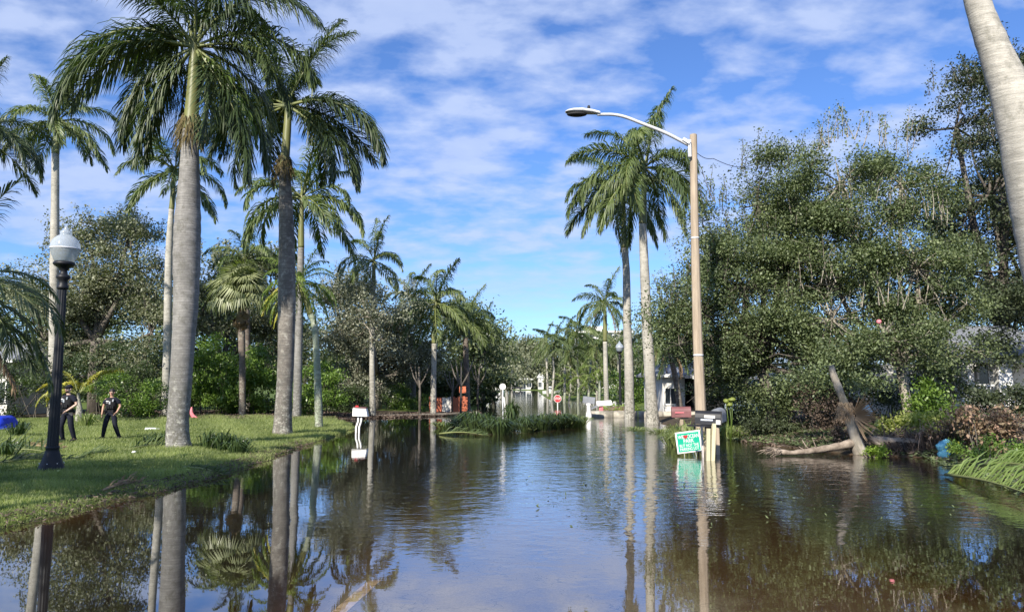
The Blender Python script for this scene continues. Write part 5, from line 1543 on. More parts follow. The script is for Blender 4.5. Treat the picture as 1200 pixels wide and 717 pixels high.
# concrete/wood utility pole with street light arm
Yu = 25.6
bx = pt(822, 478, Yu).x
up_ = thing('utility_pole', 'tall tan utility pole with a long arm and white street light over the water', 'utility pole', Vector((bx, Yu, 0)))
pp = [(Vector((bx, Yu, -.5)), .20), (pt(821, 480, Yu), .185), (pt(817, 380, Yu), .16), (pt(814, 260, Yu), .14), (pt(812.5, 158, Yu), .125)]
it = interp(pp, 6); mb = MB()
P_ = [p for p, _ in it]; Rr = [r for _, r in it]
mb.tube(P_, Rr, 10, smooth=False); mb.build('pole', M['pole_wood'], up_)
mb = MB(); arm = [pt(807, 170, Yu - .15), pt(780, 156, Yu - .25), pt(750, 144, Yu - .35), pt(733, 137.5, Yu - .4), pt(718, 134.5, Yu - .45), pt(700, 134.5, Yu - .5)]
it = interp(list(zip(arm, [.055, .055, .052, .05, .048, .045])), 5); mb.tube([p for p, _ in it], [r * 1.15 for _, r in it], 10); mb.build('arm', M['galv'], up_)
mb = MB(); mb.box(pt(808, 174, Yu - .17), (.10, .1, .62)); mb.bar(pt(808, 168, Yu - .2), pt(800, 163, Yu - .22), .12, .12); mb.build('bracket', M['galv'], up_)
# luminaire: flattened tapering head
mb = MB()
V = []; prof = [(703, 133, .10, .07), (694, 131.8, .17, .10), (682, 131, .24, .115), (672, 131, .24, .10), (666, 131.3, .19, .07), (662.5, 131.6, .09, .03)]
for (px, py, w, h) in prof:
    c = pt(px, py, Yu - .5)
    for k in range(12):
        a = 2 * PI * k / 12; V.append(c + Vector((0, w * math.cos(a), h * (math.sin(a) if math.sin(a) > 0 else math.sin(a) * .6))))
Fc = []
for i in range(len(prof) - 1):
    for k in range(12):
        Fc.append((i * 12 + k, i * 12 + (k + 1) % 12, (i + 1) * 12 + (k + 1) % 12, (i + 1) * 12 + k))
Fc += [tuple(range(12)), tuple(5 * 12 + k for k in reversed(range(12)))]
mb.add(V, Fc, 0, True); lh = mb.build('lamp_head', M['galv'], up_)
mb = MB(); c = pt(676, 133.2, Yu - .5); mb.blob(c - Vector((0, 0, .035)), (.36, .2, .07), 2, 14, 8, 0); mb.build('lens', M['dark_in'], lh, origin=None)
mb = MB(); c = pt(690, 127.5, Yu - .5); mb.lathe(c - Vector((0, 0, .04)), [(.05, 0), (.055, .05), (.05, .13), (.02, .16)], 10); mb.build('photocell', M['dark_in'], up_)
mb = MB()
def wire(a, b, sag, r=.012):
    mb.tube([Vector(a).lerp(Vector(b), i / 10) - Vector((0, 0, sag * math.sin(PI * i / 10))) for i in range(11)], r, 5)
wire(pt(815, 178, Yu), pt(836, 186, Yu + 1), .1); wire(pt(836, 186, Yu + 1), pt(905, 178, Yu + 6), .5); wire(pt(817, 212, Yu), pt(838, 290, Yu + 1), .05)
mb.build('wire', M['box_black'], up_)
for z_ in (3.4, 7.0):
    mb = MB(); j = min(range(len(P_)), key=lambda q: abs(P_[q].z - z_)); p = P_[j]
    mb.tube([p - Vector((0, 0, .03)), p + Vector((0, 0, .03))], Rr[j] * 1.04, 12); mb.build('band', M['galv'], up_)


def text_mesh(s, size, name):
    cu = bpy.data.curves.new(name, 'FONT'); cu.body = s; cu.size = size; cu.align_x = 'CENTER'; cu.align_y = 'CENTER'; cu.extrude = .0015; cu.offset = size * .008
    ob = bpy.data.objects.new(name, cu); C.objects.link(ob)
    dg = bpy.context.evaluated_depsgraph_get(); me = bpy.data.meshes.new_from_object(ob.evaluated_get(dg))
    bpy.data.objects.remove(ob); bpy.data.curves.remove(cu)
    return me


def put_text(s, size, parent, x, z, y, mat, sx=1.0, name='lettering', fit=None):
    me = text_mesh(s, size, name); me.materials.clear(); me.materials.append(mat)
    xs_ = [v.co.x for v in me.vertices]; w = max(xs_) - min(xs_)
    k = fit / w if fit else sx
    o = link(name, me, parent, (x, y, z)); o.rotation_euler = (R(90), 0, 0); o.scale = (k, 1, 1)
    return o


# yard sign
Ys = 22.9; k = mpp(Ys)
c = pt(807, 517.5, Ys)
ys_ = thing('yard_sign', 'green and white yard sign tilted in the water in front of the wooden posts', 'sign', c)
ys_.rotation_euler = (0, R(-6.5), R(4))
w_, h_ = 29.5 * k, 24.5 * k
def lb_(name, cc, d, mat, parent=ys_, bev=0):
    mb = MB(); mb.box(cc, d); o = link(name, mb.mesh(name, M[mat]), parent); return o
lb_('board', (0, 0, 0), (w_, .012, h_), 'white')
lb_('green_panel', (0, -.0085, h_ * .0), (w_ * .88, .004, h_ * .86), 'sign_green')
put_text('WE', .16, ys_, -w_ * .29, h_ * .25, -.014, M['white'], fit=w_ * .24)
put_text('OCEAN', .16, ys_, w_ * .195, h_ * .25, -.014, M['white'], fit=w_ * .46)
put_text('PARK', .165, ys_, 0, h_ * .045, -.014, M['white'], fit=w_ * .42)
put_text('BUT NOT THE', .125, ys_, 0, -h_ * .16, -.014, M['white'], fit=w_ * .76)
put_text('PARKING LOT', .125, ys_, 0, -h_ * .325, -.014, M['white'], fit=w_ * .76)
hp = []
for i in range(24):
    a = 2 * PI * i / 24; hp.append((16 * math.sin(a) ** 3, 13 * math.cos(a) - 5 * math.cos(2 * a) - 2 * math.cos(3 * a) - math.cos(4 * a)))
mb = MB(); s_ = .0044; cx_, cz_ = -w_ * .105, h_ * .25
mb.add([(cx_ + x * s_, -.016, cz_ + z * s_) for x, z in hp] + [(cx_ + x * s_, -.0095, cz_ + z * s_) for x, z in hp], [tuple(range(24))] + [(i, 24 + i, 24 + (i + 1) % 24, (i + 1) % 24) for i in range(24)])
link('heart', mb.mesh('heart', M['red']), ys_)
for s_ in (-.18, .18):
    mb = MB(); mb.tube([(s_, .01, -h_ * .3), (s_, .01, -h_ * .5 - .6)], .006, 6); link('wire_leg', mb.mesh('wire_leg', M['galv']), ys_)


def arch_box(L, w, h, n=10):
    """mailbox body along local X, floor at z=0"""
    mb = MB(); pr = [(-w / 2, 0), (-w / 2, h - w / 2)]
    pr += [(-w / 2 * math.cos(PI * i / n), h - w / 2 + w / 2 * math.sin(PI * i / n)) for i in range(1, n)] + [(w / 2, h - w / 2), (w / 2, 0)]
    m = len(pr)
    V = [(-L / 2, y, z) for y, z in pr] + [(L / 2, y, z) for y, z in pr]
    mb.add(V, [tuple(range(m)), tuple(reversed(range(m, 2 * m)))] + [((i + 1) % m, i, m + i, m + (i + 1) % m) for i in range(m)])
    return mb


def mesh_of(mb, name, mat, parent, loc=(0, 0, 0), rot=(0, 0, 0)):
    o = link(name, mb.mesh(name, M[mat]), parent, loc); o.rotation_euler = rot; return o


# black mailbox on two raw wooden posts
Yb = 21.8; k = mpp(Yb)
bm = thing('mailbox', 'big black mailbox on two raw wooden posts standing in the flood water', 'mailbox', Vector((pt(831, 478, Yb).x, Yb, 0)))
zb = pt(0, 497, Yb).z; xo = pt(829, 478, Yb).x - bm.location.x
body = mesh_of(arch_box(.72, .38, .39), 'box', 'box_black', bm, (xo, 0, zb), (0, R(2), R(-16)))
mb = MB(); mb.box((0, 0, .19), (.03, .40, .39)); mesh_of(mb, 'door', 'dark_in', body, (.373, 0, 0)).parent = body
mb = MB(); mb.box((0, 0, 0), (.30, .004, .075)); mesh_of(mb, 'label_strip', 'box_white', body, (.05, -.1925, .23))
mb = MB(); mb.box((0, 0, 0), (.12, .004, .12)); mesh_of(mb, 'sticker', 'box_white', body, (.29, -.1925, .08))
o = put_text('8421', .12, body, -.05, .14, -.2125, M['galv'], name='number_plate') if False else None
mb = MB(); mb.box((0, 0, 0), (.34, .006, .05)); mesh_of(mb, 'flag', 'silver', body, (-.03, -.1935, .135))
mb = MB(); mb.box((xo, 0, zb - .035), (.66, .30, .05)); mb.box((xo - .42, -.05, zb - .03), (.38, .07, .045)); mesh_of(mb, 'cross_board', 'box_black', bm)
mb = MB(); mb.box((xo + .02, 0, zb - .17), (.18, .2, .24)); mesh_of(mb, 'bracket', 'dark_in', bm)
for (a, b, w) in (((829, 540), (830, 502), .105), ((834, 541), (836.5, 496), .125)):
    p, q = pt(a[0], a[1], Yb - .22), pt(b[0], b[1], Yb - .22); p.z = -.4
    mb = MB(); mb.bar(p - bm.location, q - bm.location, w, .1); mesh_of(mb, 'post', 'lumber', bm)
t_ = thing('wooden_plank', 'pale pinkish plank standing between the utility pole and the black mailbox', 'plank', Vector((pt(823, 478, 22.6).x, 22.6, 0)))
mb = MB(); mb.bar(pt(824, 545, 22.6), pt(822, 493, 22.6), .10, .04); mb.build('board', M['plank'], t_)
mb = MB(); mb.bar(pt(819, 534, 23.3), pt(818.5, 512, 23.3), .06, .03); mb.build('batten', M['dark_in'], t_)

# grey second mailbox behind the black one
t_ = thing('mailbox', 'grey weathered mailbox just behind the black mailbox', 'mailbox', Vector((pt(836, 478, 23.4).x, 23.4, 0)))
mesh_of(arch_box(.62, .38, .42), 'box', 'roof_grey', t_, (.14, 0, pt(0, 494, 23.4).z), (0, R(-3), R(62)))
mb = MB(); mb.box((.1, 0, .4), (.1, .1, 1.3)); mesh_of(mb, 'post', 'pole_wood', t_)

# maroon mailbox
Ym = 27.5
t_ = thing('mailbox', 'maroon mailbox on a grey post among grass left of the utility pole', 'mailbox', Vector((pt(798, 478, Ym).x, Ym, 0)))
mesh_of(arch_box(.70, .34, .38), 'box', 'box_maroon', t_, (0, 0, pt(0, 488.5, Ym).z), (0, R(-1), R(-8)))
mb = MB(); mb.box((0, 0, 0), (.32, .006, .04)); mesh_of(mb, 'flag', 'pink', t_, (-.1, -.19, pt(0, 483, Ym).z))
mb = MB(); mb.box((.0, 0, pt(0, 489, Ym).z / 2 - .1), (.12, .12, pt(0, 489, Ym).z + .2)); mb.box((0, 0, pt(0, 488.5, Ym).z - .03), (.5, .2, .04)); mesh_of(mb, 'post', 'pole_wood', t_)

# white mailbox on two crooked white posts
Yw = 33.6
wm = thing('mailbox', 'white mailbox with red top on two crooked white posts near the lawn tip', 'mailbox', Vector((pt(423, 478, Yw).x, Yw, 0)))
zb = pt(0, 487.5, Yw).z; k = mpp(Yw)
mb = MB(); V = [(-9.2 * k, -.15, 0), (8.5 * k, -.15, -.02), (8.5 * k, .3, -.02), (-9.2 * k, .3, 0), (-9.0 * k, -.13, .36), (6.5 * k, -.13, .33), (6.5 * k, .3, .33), (-9 * k, .3, .36)]
mb.add(V, [(3, 2, 1, 0), (4, 5, 6, 7), (0, 1, 5, 4), (1, 2, 6, 5), (2, 3, 7, 6), (3, 0, 4, 7)]); o = mesh_of(mb, 'box', 'box_white', wm, (0, 0, zb)); bevel(o, .02)
mb = MB(); mb.box((-1 * k, .08, .385), (15 * k, .38, .03), Matrix.Rotation(R(2.6), 3, 'Y')); mesh_of(mb, 'lid', 'box_maroon', wm, (0, 0, zb))
mb = MB(); mb.box((-5 * k, .08, .43), (.14, .05, .08)); mesh_of(mb, 'flag', 'red', wm, (0, 0, zb))
mb = MB(); mb.box((-1 * k, -.155, .17), (9 * k, .01, .02)); mesh_of(mb, 'slot', 'roof_grey', wm, (0, 0, zb))
for dx in (0, 3.6):
    P_ = [pt(420 + dx, 488, Yw), pt(419.6 + dx, 494, Yw), pt(417.5 + dx, 500, Yw), pt(417.2 + dx, 506, Yw), pt(418 + dx, 516, Yw)]
    mb = MB(); mb.tube([p - wm.location for p in P_], .045, 8); mesh_of(mb, 'post', 'box_white', wm)

# far mailboxes
t_ = thing('mailbox', 'dark-topped mailbox on a thick white post in the water left of the low wall', 'mailbox', Vector((pt(690, 478, 47).x, 47, 0)))
mesh_of(arch_box(.75, .42, .42), 'box', 'roof_grey', t_, (0, 0, pt(0, 472.5, 47).z), (0, R(6), R(-10)))
mb = MB(); mb.lathe((0, 0, 0), [(.2, -.3), (.19, .2), (.13, .5), (.14, .8), (.24, pt(0, 472.5, 47).z)], 10); mesh_of(mb, 'post', 'box_white', t_)
t_ = thing('mailbox', 'white mailbox with a pink-red post wrap beside the grass mound', 'mailbox', Vector((pt(706, 478, 50).x, 50, 0)))
mesh_of(arch_box(1.0, .4, .32), 'box', 'box_white', t_, (.1, 0, pt(0, 475, 50).z), (0, R(-4), R(6)))
mb = MB(); mb.box((-.1, 0, .3), (.26, .2, pt(0, 476, 50).z + .1)); mesh_of(mb, 'post', 'pink', t_)
mb = MB(); mb.box((-.55, -.1, pt(0, 477, 50).z), (.5, .3, .1), Matrix.Rotation(R(-25), 3, 'Y')); mesh_of(mb, 'flap', 'roof_grey', t_)


# signs
def octagon(r, th, name, mat, parent, loc):
    mb = MB(); V = []
    for y in (-th / 2, th / 2):
        for i in range(8):
            a = PI / 8 + i * PI / 4; V.append((r * math.cos(a), y, r * math.sin(a)))
    mb.add(V, [tuple(range(8)), tuple(reversed(range(8, 16)))] + [((i + 1) % 8, i, 8 + i, 8 + (i + 1) % 8) for i in range(8)])
    return mesh_of(mb, name, mat, parent, loc)


t_ = thing('stop_sign', 'red stop sign on a white post before the pale palm trunks', 'sign', Vector((pt(653.5, 478, 70).x, 70, 0)))
zs = pt(0, 467, 70).z
octagon(.38, .02, 'border', 'white', t_, (0, 0, zs)); octagon(.34, .02, 'face', 'red', t_, (0, -.012, zs))
put_text('STOP', .32, t_, 0, zs, -.028, M['white'], fit=.54)
mb = MB(); mb.box((0, .05, zs / 2 - .3), (.08, .06, zs + .8)); mesh_of(mb, 'post', 'white', t_)
t_ = thing('street_sign', 'small round white sign on a thin pole rising from the median plants', 'sign', Vector((pt(589, 478, 36).x, 36, 0)))
zs = pt(0, 453, 36).z
mb = MB(); mb.tube([(0, -.012, zs), (0, .012, zs)], .155, 20, smooth=False); mesh_of(mb, 'disc', 'white', t_)
mb = MB(); mb.tube([(.03, .03, -.3), (.0, .03, zs)], .028, 8); mesh_of(mb, 'pole', 'galv', t_)
mb = MB(); mb.box((.12, .03, 1.0), (.06, .03, 1.1), Matrix.Rotation(R(-7), 3, 'Y')); mesh_of(mb, 'brace', 'box_white', t_)

# orange and white boards on the left shore
t_ = thing('board_fence', 'orange and white upright boards behind the white-trunked palm', 'fence', Vector((pt(524, 478, 56).x, 56, 0.1)))
px = 503.0; i = 0; rg = random.Random(2)
while px < 548:
    wdt = 3.0; mt = 'orange' if (px < 516 or px >= 530) else ('offwhite' if 516 <= px < 526 else 'plank')
    hgt_ = pt(0, 466 if px < 530 else 464, 56).z + rg.uniform(-.12, .1)
    mb = MB(); x = pt(px + wdt / 2, 478, 56).x - t_.location.x
    mb.box((x, rg.uniform(-.01, .01), (hgt_ - .1) / 2 - .1), (wdt * mpp(56) - .015, .03, hgt_ - .1 + .2)); mesh_of(mb, 'board', mt, t_); px += wdt; i += 1
mb = MB(); mb.box((pt(542, 478, 56).x - t_.location.x, .05, pt(0, 458, 56).z), (.5, .05, .5)); mesh_of(mb, 'top_panel', 'orange', t_)
mb = MB(); mb.box((0, .04, .5), (2.8, .04, .09)); mb.box((0, .04, 1.0), (2.8, .04, .09)); mesh_of(mb, 'rail', 'bark', t_)

# small white boat and dark parked cars far away
t_ = thing('motorboat', 'small white motorboat moored left of the stop sign far away', 'boat', Vector((pt(645, 478, 150).x, 150, 0)))
mb = MB(); V = [(-1.6, -.7, .7), (1.0, -.8, .7), (2.1, 0, .85), (1.0, .8, .7), (-1.6, .7, .7), (-1.5, -.4, -.15), (.9, -.4, -.15), (1.6, 0, .1), (.9, .4, -.15), (-1.5, .4, -.15)]
mb.add(V, [(0, 1, 2, 3, 4), (0, 5, 6, 1), (1, 6, 7, 2), (2, 7, 8, 3), (3, 8, 9, 4), (4, 9, 5, 0)]); mesh_of(mb, 'hull', 'white', t_)
mb = MB(); mb.box((0, 0, 1.15), (1.1, 1.1, .85), taper=.8); mesh_of(mb, 'cabin', 'white', t_)
mb = MB(); mb.box((0, -.53, 1.2), (.7, .04, .3)); mesh_of(mb, 'windscreen', 'pane', t_)


def car(label, px, Y, mat):
    t = thing('parked_car', label, 'car', Vector((pt(px, 478, Y).x, Y, 0.15)))
    mb = MB(); pr = [(-2.1, .35), (-2.1, .8), (-1.6, .95), (-.9, 1.4), (.7, 1.42), (1.3, 1.0), (2.1, .85), (2.15, .35)]
    n = len(pr); V = [(x, -.85, z) for x, z in pr] + [(x, .85, z) for x, z in pr]
    mb.add(V, [tuple(range(n)), tuple(reversed(range(n, 2 * n)))] + [((i + 1) % n, i, n + i, n + (i + 1) % n) for i in range(n)]); o = mesh_of(mb, 'body', mat, t); bevel(o, .06)
    mb = MB(); mb.add([(-1.35, -.86, .97), (-.82, -.86, 1.33), (.62, -.86, 1.35), (1.05, -.86, .99)], [(0, 3, 2, 1)]); mesh_of(mb, 'side_window', 'pane', t)
    for x in (-1.3, 1.3):
        for y in (-.8, .8):
            mb = MB(); mb.tube([(x, y - .1, .33), (x, y + .1, .33)], .33, 14); mesh_of(mb, 'wheel', 'box_black', t)
    return t


car('white car parked on the far left shore behind the round sign', 577, 190, 'box_white')
car('dark car parked right of the white car on the far left shore', 605, 236, 'box_black')

# litter on the lawn
bl = base(-2, 503); bl.y = min(bl.y, 40); Yt = bl.y
t_ = thing('tarp', 'bright blue tarp heaped at the left edge of the lawn', 'tarp', Vector((bl.x, Yt, .15)))
k = mpp(Yt); mb = MB(); rg = random.Random(6); n = 14; V = []
prof_t = [(-30, 15), (-20, 17), (-8, 17.5), (5, 17), (10, 15.5), (11, 9), (16, 4), (18, .5)]
for j in range(6):
    for (x, z) in prof_t:
        V.append(((x * k), -.6 + j * .28 + rg.uniform(-.03, .03), max(0, z * k * (.55 if j in (0, 5) else 1) + rg.uniform(-.03, .03))))
Fc = [(j * 8 + i, j * 8 + i + 1, (j + 1) * 8 + i + 1, (j + 1) * 8 + i) for j in range(5) for i in range(7)]
V2 = [(x * k, -.75, 0) for x, z in prof_t]; b0 = len(V); V += V2; Fc += [(b0 + i, b0 + i + 1, i + 1, i) for i in range(7)]
mb.add(V, Fc, 0, True); mesh_of(mb, 'sheet', 'blue', t_)
o = base(178, 504.5)
t_ = thing('plastic_bottle', 'clear plastic bottle lying on the lawn right of the officers', 'bottle', o)
mb = MB(); mb.tube([(-.28, 0, .07), (-.26, 0, .07), (.12, .02, .07), (.2, .02, .07), (.26, .02, .07)], [.05, .06, .06, .03, .03], 12); mesh_of(mb, 'body', 'clear_plastic', t_)
mb = MB(); mb.tube([(.262, .02, .07), (.31, .02, .07)], .03, 10); mesh_of(mb, 'cap', 'box_white', t_)
o = base(226, 491)
t_ = thing('plastic_scrap', 'curled pink plastic scrap standing behind the tallest palm', 'litter', o)
mb = MB(); k = mpp(o.y)
mb.tube([(-2 * k, 0, 14 * k), (-2.5 * k, 0, 8 * k), (0, 0, 3 * k), (5 * k, 0, .3 * k), (8 * k, 0, .5 * k)], [.03, .1, .12, .1, .03], 8, flat=.5); mesh_of(mb, 'sheet', 'pink', t_)
t_ = thing('plastic_bag', 'crumpled cyan plastic bag at the water edge of the right bank', 'bag', Vector((pt(1103, 478, 21.9).x, 21.9, 0)))
mb = MB()
for i, (x, z, r) in enumerate([(0, .16, .17), (-.06, .36, .15), (.08, .45, .13), (.02, .02, .13)]): mb.blob((x, 0, z), (r, r * .8, r), 60 + i, 14, 10, .22)
mesh_of(mb, 'bag', 'cyan', t_)
mb = MB(); mb.tube([(.42, 0, .0), (.40, 0, .28), (.46, .02, .52)], [.05, .05, .03], 7, flat=.5); mb.blob((.3, .05, .3), (.07, .06, .09), 9, 8, 6, .2)
t2 = thing('yellow_leaf_stalk', 'yellow leaf stalk standing beside the cyan bag', 'palm stalk', t_.location.copy()); mesh_of(mb, 'stalk', 'palm_leaf_yellow', t2)
t_ = thing('balloon', 'small red balloon caught in the middle oak', 'balloon', pt(1030, 377, 25.5))
mb = MB(); mb.blob((0, 0, 0), (.085, .08, .08), 3, 12, 8, .06); mesh_of(mb, 'skin', 'pink', t_)
for i, (px, py, s) in enumerate([(1012, 494, .09)]):
    t_ = thing('plastic_scrap', 'pale blue plastic scrap behind the spiky dry leaves', 'litter', pt(1016, 482, 24.5)); mb = MB(); mb.blob((0, 0, 0), (.16, .1, .2), 5, 9, 6, .3); mesh_of(mb, 'sheet', 'pale_blue', t_)
for i, (px, py, ds) in enumerate([(157, 546, 'pale stone on the lawn between officers and tallest palm'), (299, 518, 'small white leaf-like scrap on the lawn before the ragged palm')]):
    o = base(px, py if i else 531); t_ = thing('stone', ds, 'stone', o); mb = MB(); mb.blob((0, 0, .03), (.06, .05, .04), i, 8, 6, .3); mesh_of(mb, 'stone', 'box_white', t_)

# ================================================================== PEOPLE
def skin_mesh(name, joints, edges, mat, sub=2, root=0):
    """joints: (x,y,z,r)"""
    me = bpy.data.meshes.new(name); me.from_pydata([j[:3] for j in joints], edges, [])
    ob = bpy.data.objects.new(name, me); C.objects.link(ob)
    m = ob.modifiers.new('skin', 'SKIN'); m.use_smooth_shade = True; m.branch_smoothing = .6
    for i, j in enumerate(joints):
        sv = me.skin_vertices[0].data[i]
        r = j[3]; sv.radius = (r, r) if not isinstance(r, tuple) else r
        sv.use_root = (i == root)
    s = ob.modifiers.new('sub', 'SUBSURF'); s.levels = sub; s.render_levels = sub
    dg = bpy.context.evaluated_depsgraph_get(); out = bpy.data.meshes.new_from_object(ob.evaluated_get(dg))
    bpy.data.objects.remove(ob); bpy.data.meshes.remove(me)
    out.name = name; out.materials.clear(); out.materials.append(M[mat])
    return out


def join_meshes(name, meshes, mat):
    mb = MB()
    for me in meshes:
        mb.add([v.co for v in me.vertices], [tuple(p.vertices) for p in me.polygons], 0, True)
    return mb.mesh(name, M[mat])


def officer(label, loc, rz, pose, cap, skin, s=1.0):
    t = thing('person', label, 'person', loc); t.rotation_euler = (0, 0, rz); t.scale = (s, s, s)
    J = []; E = []; idx = {}
    def j(n, x, y, z, r, p=None):
        idx[n] = len(J); J.append((x, y, z, r))
        if p: E.append((idx[p], idx[n]))
    j('pelvis', 0, 0, .96, (.15, .10)); j('waist', 0, 0, 1.08, (.135, .095), 'pelvis'); j('chest', 0, -.01, 1.28, (.16, .105), 'waist'); j('upch', 0, 0, 1.40, (.13, .085), 'chest')
    j('neck', 0, -.005, 1.49, .056, 'upch'); j('neck2', 0, -.015, 1.54, .055, 'neck'); j('jaw', 0, -.03, 1.585, (.062, .075), 'neck2'); j('skull', 0, -.015, 1.66, (.077, .092), 'jaw'); j('crown', 0, -.01, 1.725, (.055, .065), 'skull')
    for sd_, P_ in ((-1, pose['L']), (1, pose['R'])):
        n = 'LR'[sd_ > 0]
        sh = (sd_ * .195, 0, 1.405); j('sh' + n, *sh, .062, 'upch')
        j('el' + n, *P_['el'], .043, 'sh' + n); j('fa' + n, *[(a * .6 + b * .4) for a, b in zip(P_['el'], P_['wr'])], .040, 'el' + n); j('wr' + n, *P_['wr'], .028, 'fa' + n)
        hd = Vector(P_['hand']).normalized(); w = Vector(P_['wr'])
        p = w + hd * .075; j('pa' + n, *p, (.040, .022), 'wr' + n)
        j('hip' + n, sd_ * .095, 0, .90, .088, 'pelvis'); j('kn' + n, *P_['kn'], .060, 'hip' + n); j('ca' + n, *[(a * .65 + b * .35) for a, b in zip(P_['kn'], P_['an'])], .058, 'kn' + n); j('an' + n, *P_['an'], .040, 'ca' + n)
        j('to' + n, P_['an'][0] + sd_ * .03, P_['an'][1] - .15, .035, .035, 'an' + n)
    bodym = skin_mesh('body', J, E, skin, 2, 0)
    parts = [bodym]
    for sd_, P_ in ((-1, pose['L']), (1, pose['R'])):
        hd = Vector(P_['hand']).normalized(); w = Vector(P_['wr']); sidev = hd.cross(Vector((sd_, 0.2, 0))).normalized()
        for f, (off, ln) in enumerate([(-.030, .068), (-.010, .078), (.010, .073), (.029, .058)]):
            a = w + hd * .095 + sidev * off; b = a + hd * ln * .5; c_ = b + (hd * .8 + Vector((-sd_ * .5, 0, -.2))).normalized() * ln * .5
            parts.append(skin_mesh('f', [(*a, .011), (*b, .010), (*c_, .008)], [(0, 1), (1, 2)], skin, 1))
        a = w + hd * .03 + Vector((-sd_ * .01, -.02, 0)); b = a + (hd * .6 + Vector((0, -.8, 0))).normalized() * .035; c_ = b + hd * .03
        parts.append(skin_mesh('th', [(*a, .014), (*b, .012), (*c_, .009)], [(0, 1), (1, 2)], skin, 1))
    mb = MB()
    mb.blob((0, -.125, 1.635), (.013, .022, .022), 1, 8, 6, 0)
    for s_ in (-1, 1): mb.blob((s_ * .083, -.01, 1.64), (.012, .022, .032), 2, 8, 6, 0)
    parts.append(mb.mesh('x', M[skin]))
    link('body', join_meshes('body', parts, skin), t)
    mb = MB()
    for s_ in (-1, 1): mb.blob((s_ * .032, -.103, 1.658), (.013, .008, .008), 3, 8, 6, 0)
    link('eyes', mb.mesh('eyes', M['box_white']), t)
    mb = MB()
    for s_ in (-1, 1): mb.box((s_ * .032, -.112, 1.680), (.034, .01, .008))
    link('eyebrows', mb.mesh('eyebrows', M['hair']), t)
    mb = MB(); mb.box((0, -.113, 1.597), (.042, .01, .010)); link('mouth', mb.mesh('mouth', M['pink']), t)
    mb = MB(); mb.blob((0, .008, 1.70), (.089, .102, .085), 4, 18, 12, .02); link('hair', mb.mesh('hair', M['hair']), t)
    if cap:
        mb = MB(); mb.blob((0, .0, 1.715), (.098, .112, .075), 5, 18, 10, 0); hat = link('cap', mb.mesh('cap', M['cloth_navy']), t)
        mb = MB(); mb.blob((0, -.135, 1.70), (.07, .07, .012), 5, 16, 6, 0); link('peak', mb.mesh('peak', M['vest']), hat)
        mb = MB(); mb.blob((0, -.06, 1.575), (.055, .055, .045), 7, 12, 8, .05); link('beard', mb.mesh('beard', M['hair']), t)
    # shirt
    g = lambda n, dr: (J[idx[n]][0], J[idx[n]][1], J[idx[n]][2], tuple(a + dr for a in J[idx[n]][3]) if isinstance(J[idx[n]][3], tuple) else J[idx[n]][3] + dr)
    SJ = [g('waist', .022), g('chest', .020), g('upch', .026), (0, -.005, 1.475, .075)]; SE = [(0, 1), (1, 2), (2, 3)]
    for n in 'LR':
        a = g('sh' + n, .045); e = J[idx['el' + n]]; b = len(SJ)
        SJ.append(a); q = tuple(a[i] * .28 + e[i] * .72 for i in range(3)); SJ.append((*q, .068)); SE += [(2, b), (b, b + 1)]
    SJ.append((0, 0, .99, (.165, .115))); SE.append((0, len(SJ) - 1))
    link('shirt', skin_mesh('shirt', SJ, SE, 'cloth_navy', 2, 0), t)
    TJ = [(0, 0, 1.01, (.165, .115)), g('pelvis', .018)]; TE = [(0, 1)]
    for n in 'LR':
        b = len(TJ); TJ += [g('hip' + n, .018), g('kn' + n, .024), g('ca' + n, .020), (J[idx['an' + n]][0], J[idx['an' + n]][1], .10, .062)]; TE += [(1, b), (b, b + 1), (b + 1, b + 2), (b + 2, b + 3)]
    link('trousers', skin_mesh('trousers', TJ, TE, 'cloth_navy', 2, 1), t)
    for n in 'LR':
        an = J[idx['an' + n]]; to = J[idx['to' + n]]
        link('boot', skin_mesh('boot', [(an[0], an[1] + .02, .16, .075), (an[0], an[1] + .02, .06, .078), (to[0], to[1] - .02, .05, .072)], [(0, 1), (1, 2)], 'vest', 2, 0), t)
    # vest: padded front and back with pouches
    mb = MB(); V = []
    rings = [(1.07, .172, .135), (1.18, .180, .145), (1.30, .186, .150), (1.38, .170, .140), (1.44, .120, .115)]
    for (z, a, b) in rings:
        for i in range(20):
            th = 2 * PI * i / 20; c_, s_ = math.cos(th), math.sin(th)
            V.append((a * abs(c_) ** .7 * (1 if c_ > 0 else -1), b * abs(s_) ** .7 * (1 if s_ > 0 else -1) - .005, z))
    mb.add(V, [(i * 20 + q, i * 20 + (q + 1) % 20, (i + 1) * 20 + (q + 1) % 20, (i + 1) * 20 + q) for i in range(4) for q in range(20)] + [tuple(reversed(range(20)))], 0, True)
    vs = link('vest', mb.mesh('vest', M['vest']), t)
    for x in (-.10, -.035, .035, .10):
        mb = MB(); mb.box((x, -.162, 1.13), (.055, .035, .10)); o = link('pouch', mb.mesh('pouch', M['vest']), vs); bevel(o, .008)
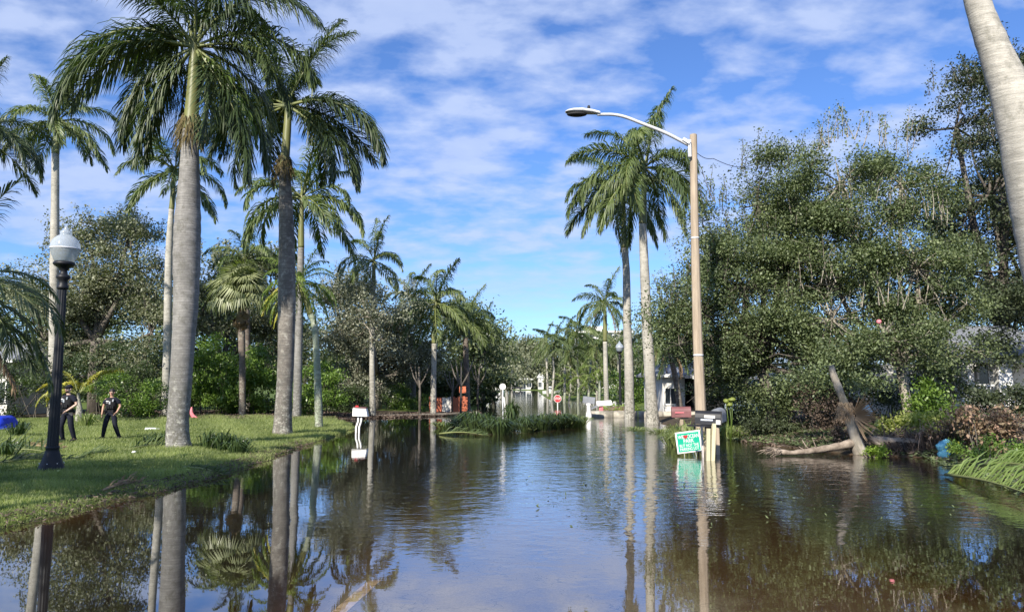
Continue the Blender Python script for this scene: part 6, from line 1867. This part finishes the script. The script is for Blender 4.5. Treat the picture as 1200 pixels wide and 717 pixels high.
    mb = MB(); mb.box((-.085, -.158, 1.345), (.085, .010, .030)); link('chest_patch', mb.mesh('chest_patch', M['box_white']), vs)
    mb = MB(); mb.box((-.085, -.158, 1.295), (.075, .010, .022)); link('name_tag', mb.mesh('name_tag', M['silver']), vs)
    mb = MB(); mb.box((.0, -.165, 1.29), (.05, .03, .10)); link('body_camera', mb.mesh('body_camera', M['silver']), vs)
    mb = MB(); mb.box((.10, -.15, 1.37), (.045, .03, .085), Matrix.Rotation(R(15), 3, 'Y')); link('shoulder_radio', mb.mesh('shoulder_radio', M['silver']), vs)
    mb = MB(); V = []
    for z in (.985, 1.035):
        for i in range(20):
            th = 2 * PI * i / 20; V.append((.182 * math.cos(th), .132 * math.sin(th), z))
    mb.add(V, [(q, (q + 1) % 20, 20 + (q + 1) % 20, 20 + q) for q in range(20)]); bl_ = link('belt', mb.mesh('belt', M['vest']), t)
    for x, y in ((-.12, -.12), (.10, -.13), (.19, .0), (-.19, .02)):
        mb = MB(); mb.box((x, y, .99), (.055, .05, .11)); o = link('pouch', mb.mesh('pouch', M['vest']), bl_); bevel(o, .008)
    return t


o1 = pt(128.5, 516, 26.6); o1.z = gh(o1.x, 26.6)
officer('bareheaded police officer in dark uniform striding on the lawn near the hedge', o1, R(6),
        {'L': dict(el=(-.275, .02, 1.16), wr=(-.285, -.04, .93), hand=(.05, -.15, -1), kn=(-.155, -.08, .50), an=(-.23, -.02, .09)),
         'R': dict(el=(.285, .03, 1.17), wr=(.245, -.13, .97), hand=(-.6, -.3, -.75), kn=(.17, -.05, .50), an=(.27, .10, .09))}, False, 'skin', 1.01)
o2 = pt(77, 520, 25.2); o2.z = gh(o2.x, 25.2)
officer('police officer in black cap half hidden behind the lamp post', o2, R(-14),
        {'L': dict(el=(-.27, .02, 1.16), wr=(-.26, -.12, .95), hand=(.2, -.3, -1), kn=(-.13, -.10, .50), an=(-.17, .05, .09)),
         'R': dict(el=(.29, .04, 1.18), wr=(.16, -.17, 1.00), hand=(-.8, -.15, -.55), kn=(.14, .02, .50), an=(.16, .16, .12))}, True, 'skin_light', 1.08)
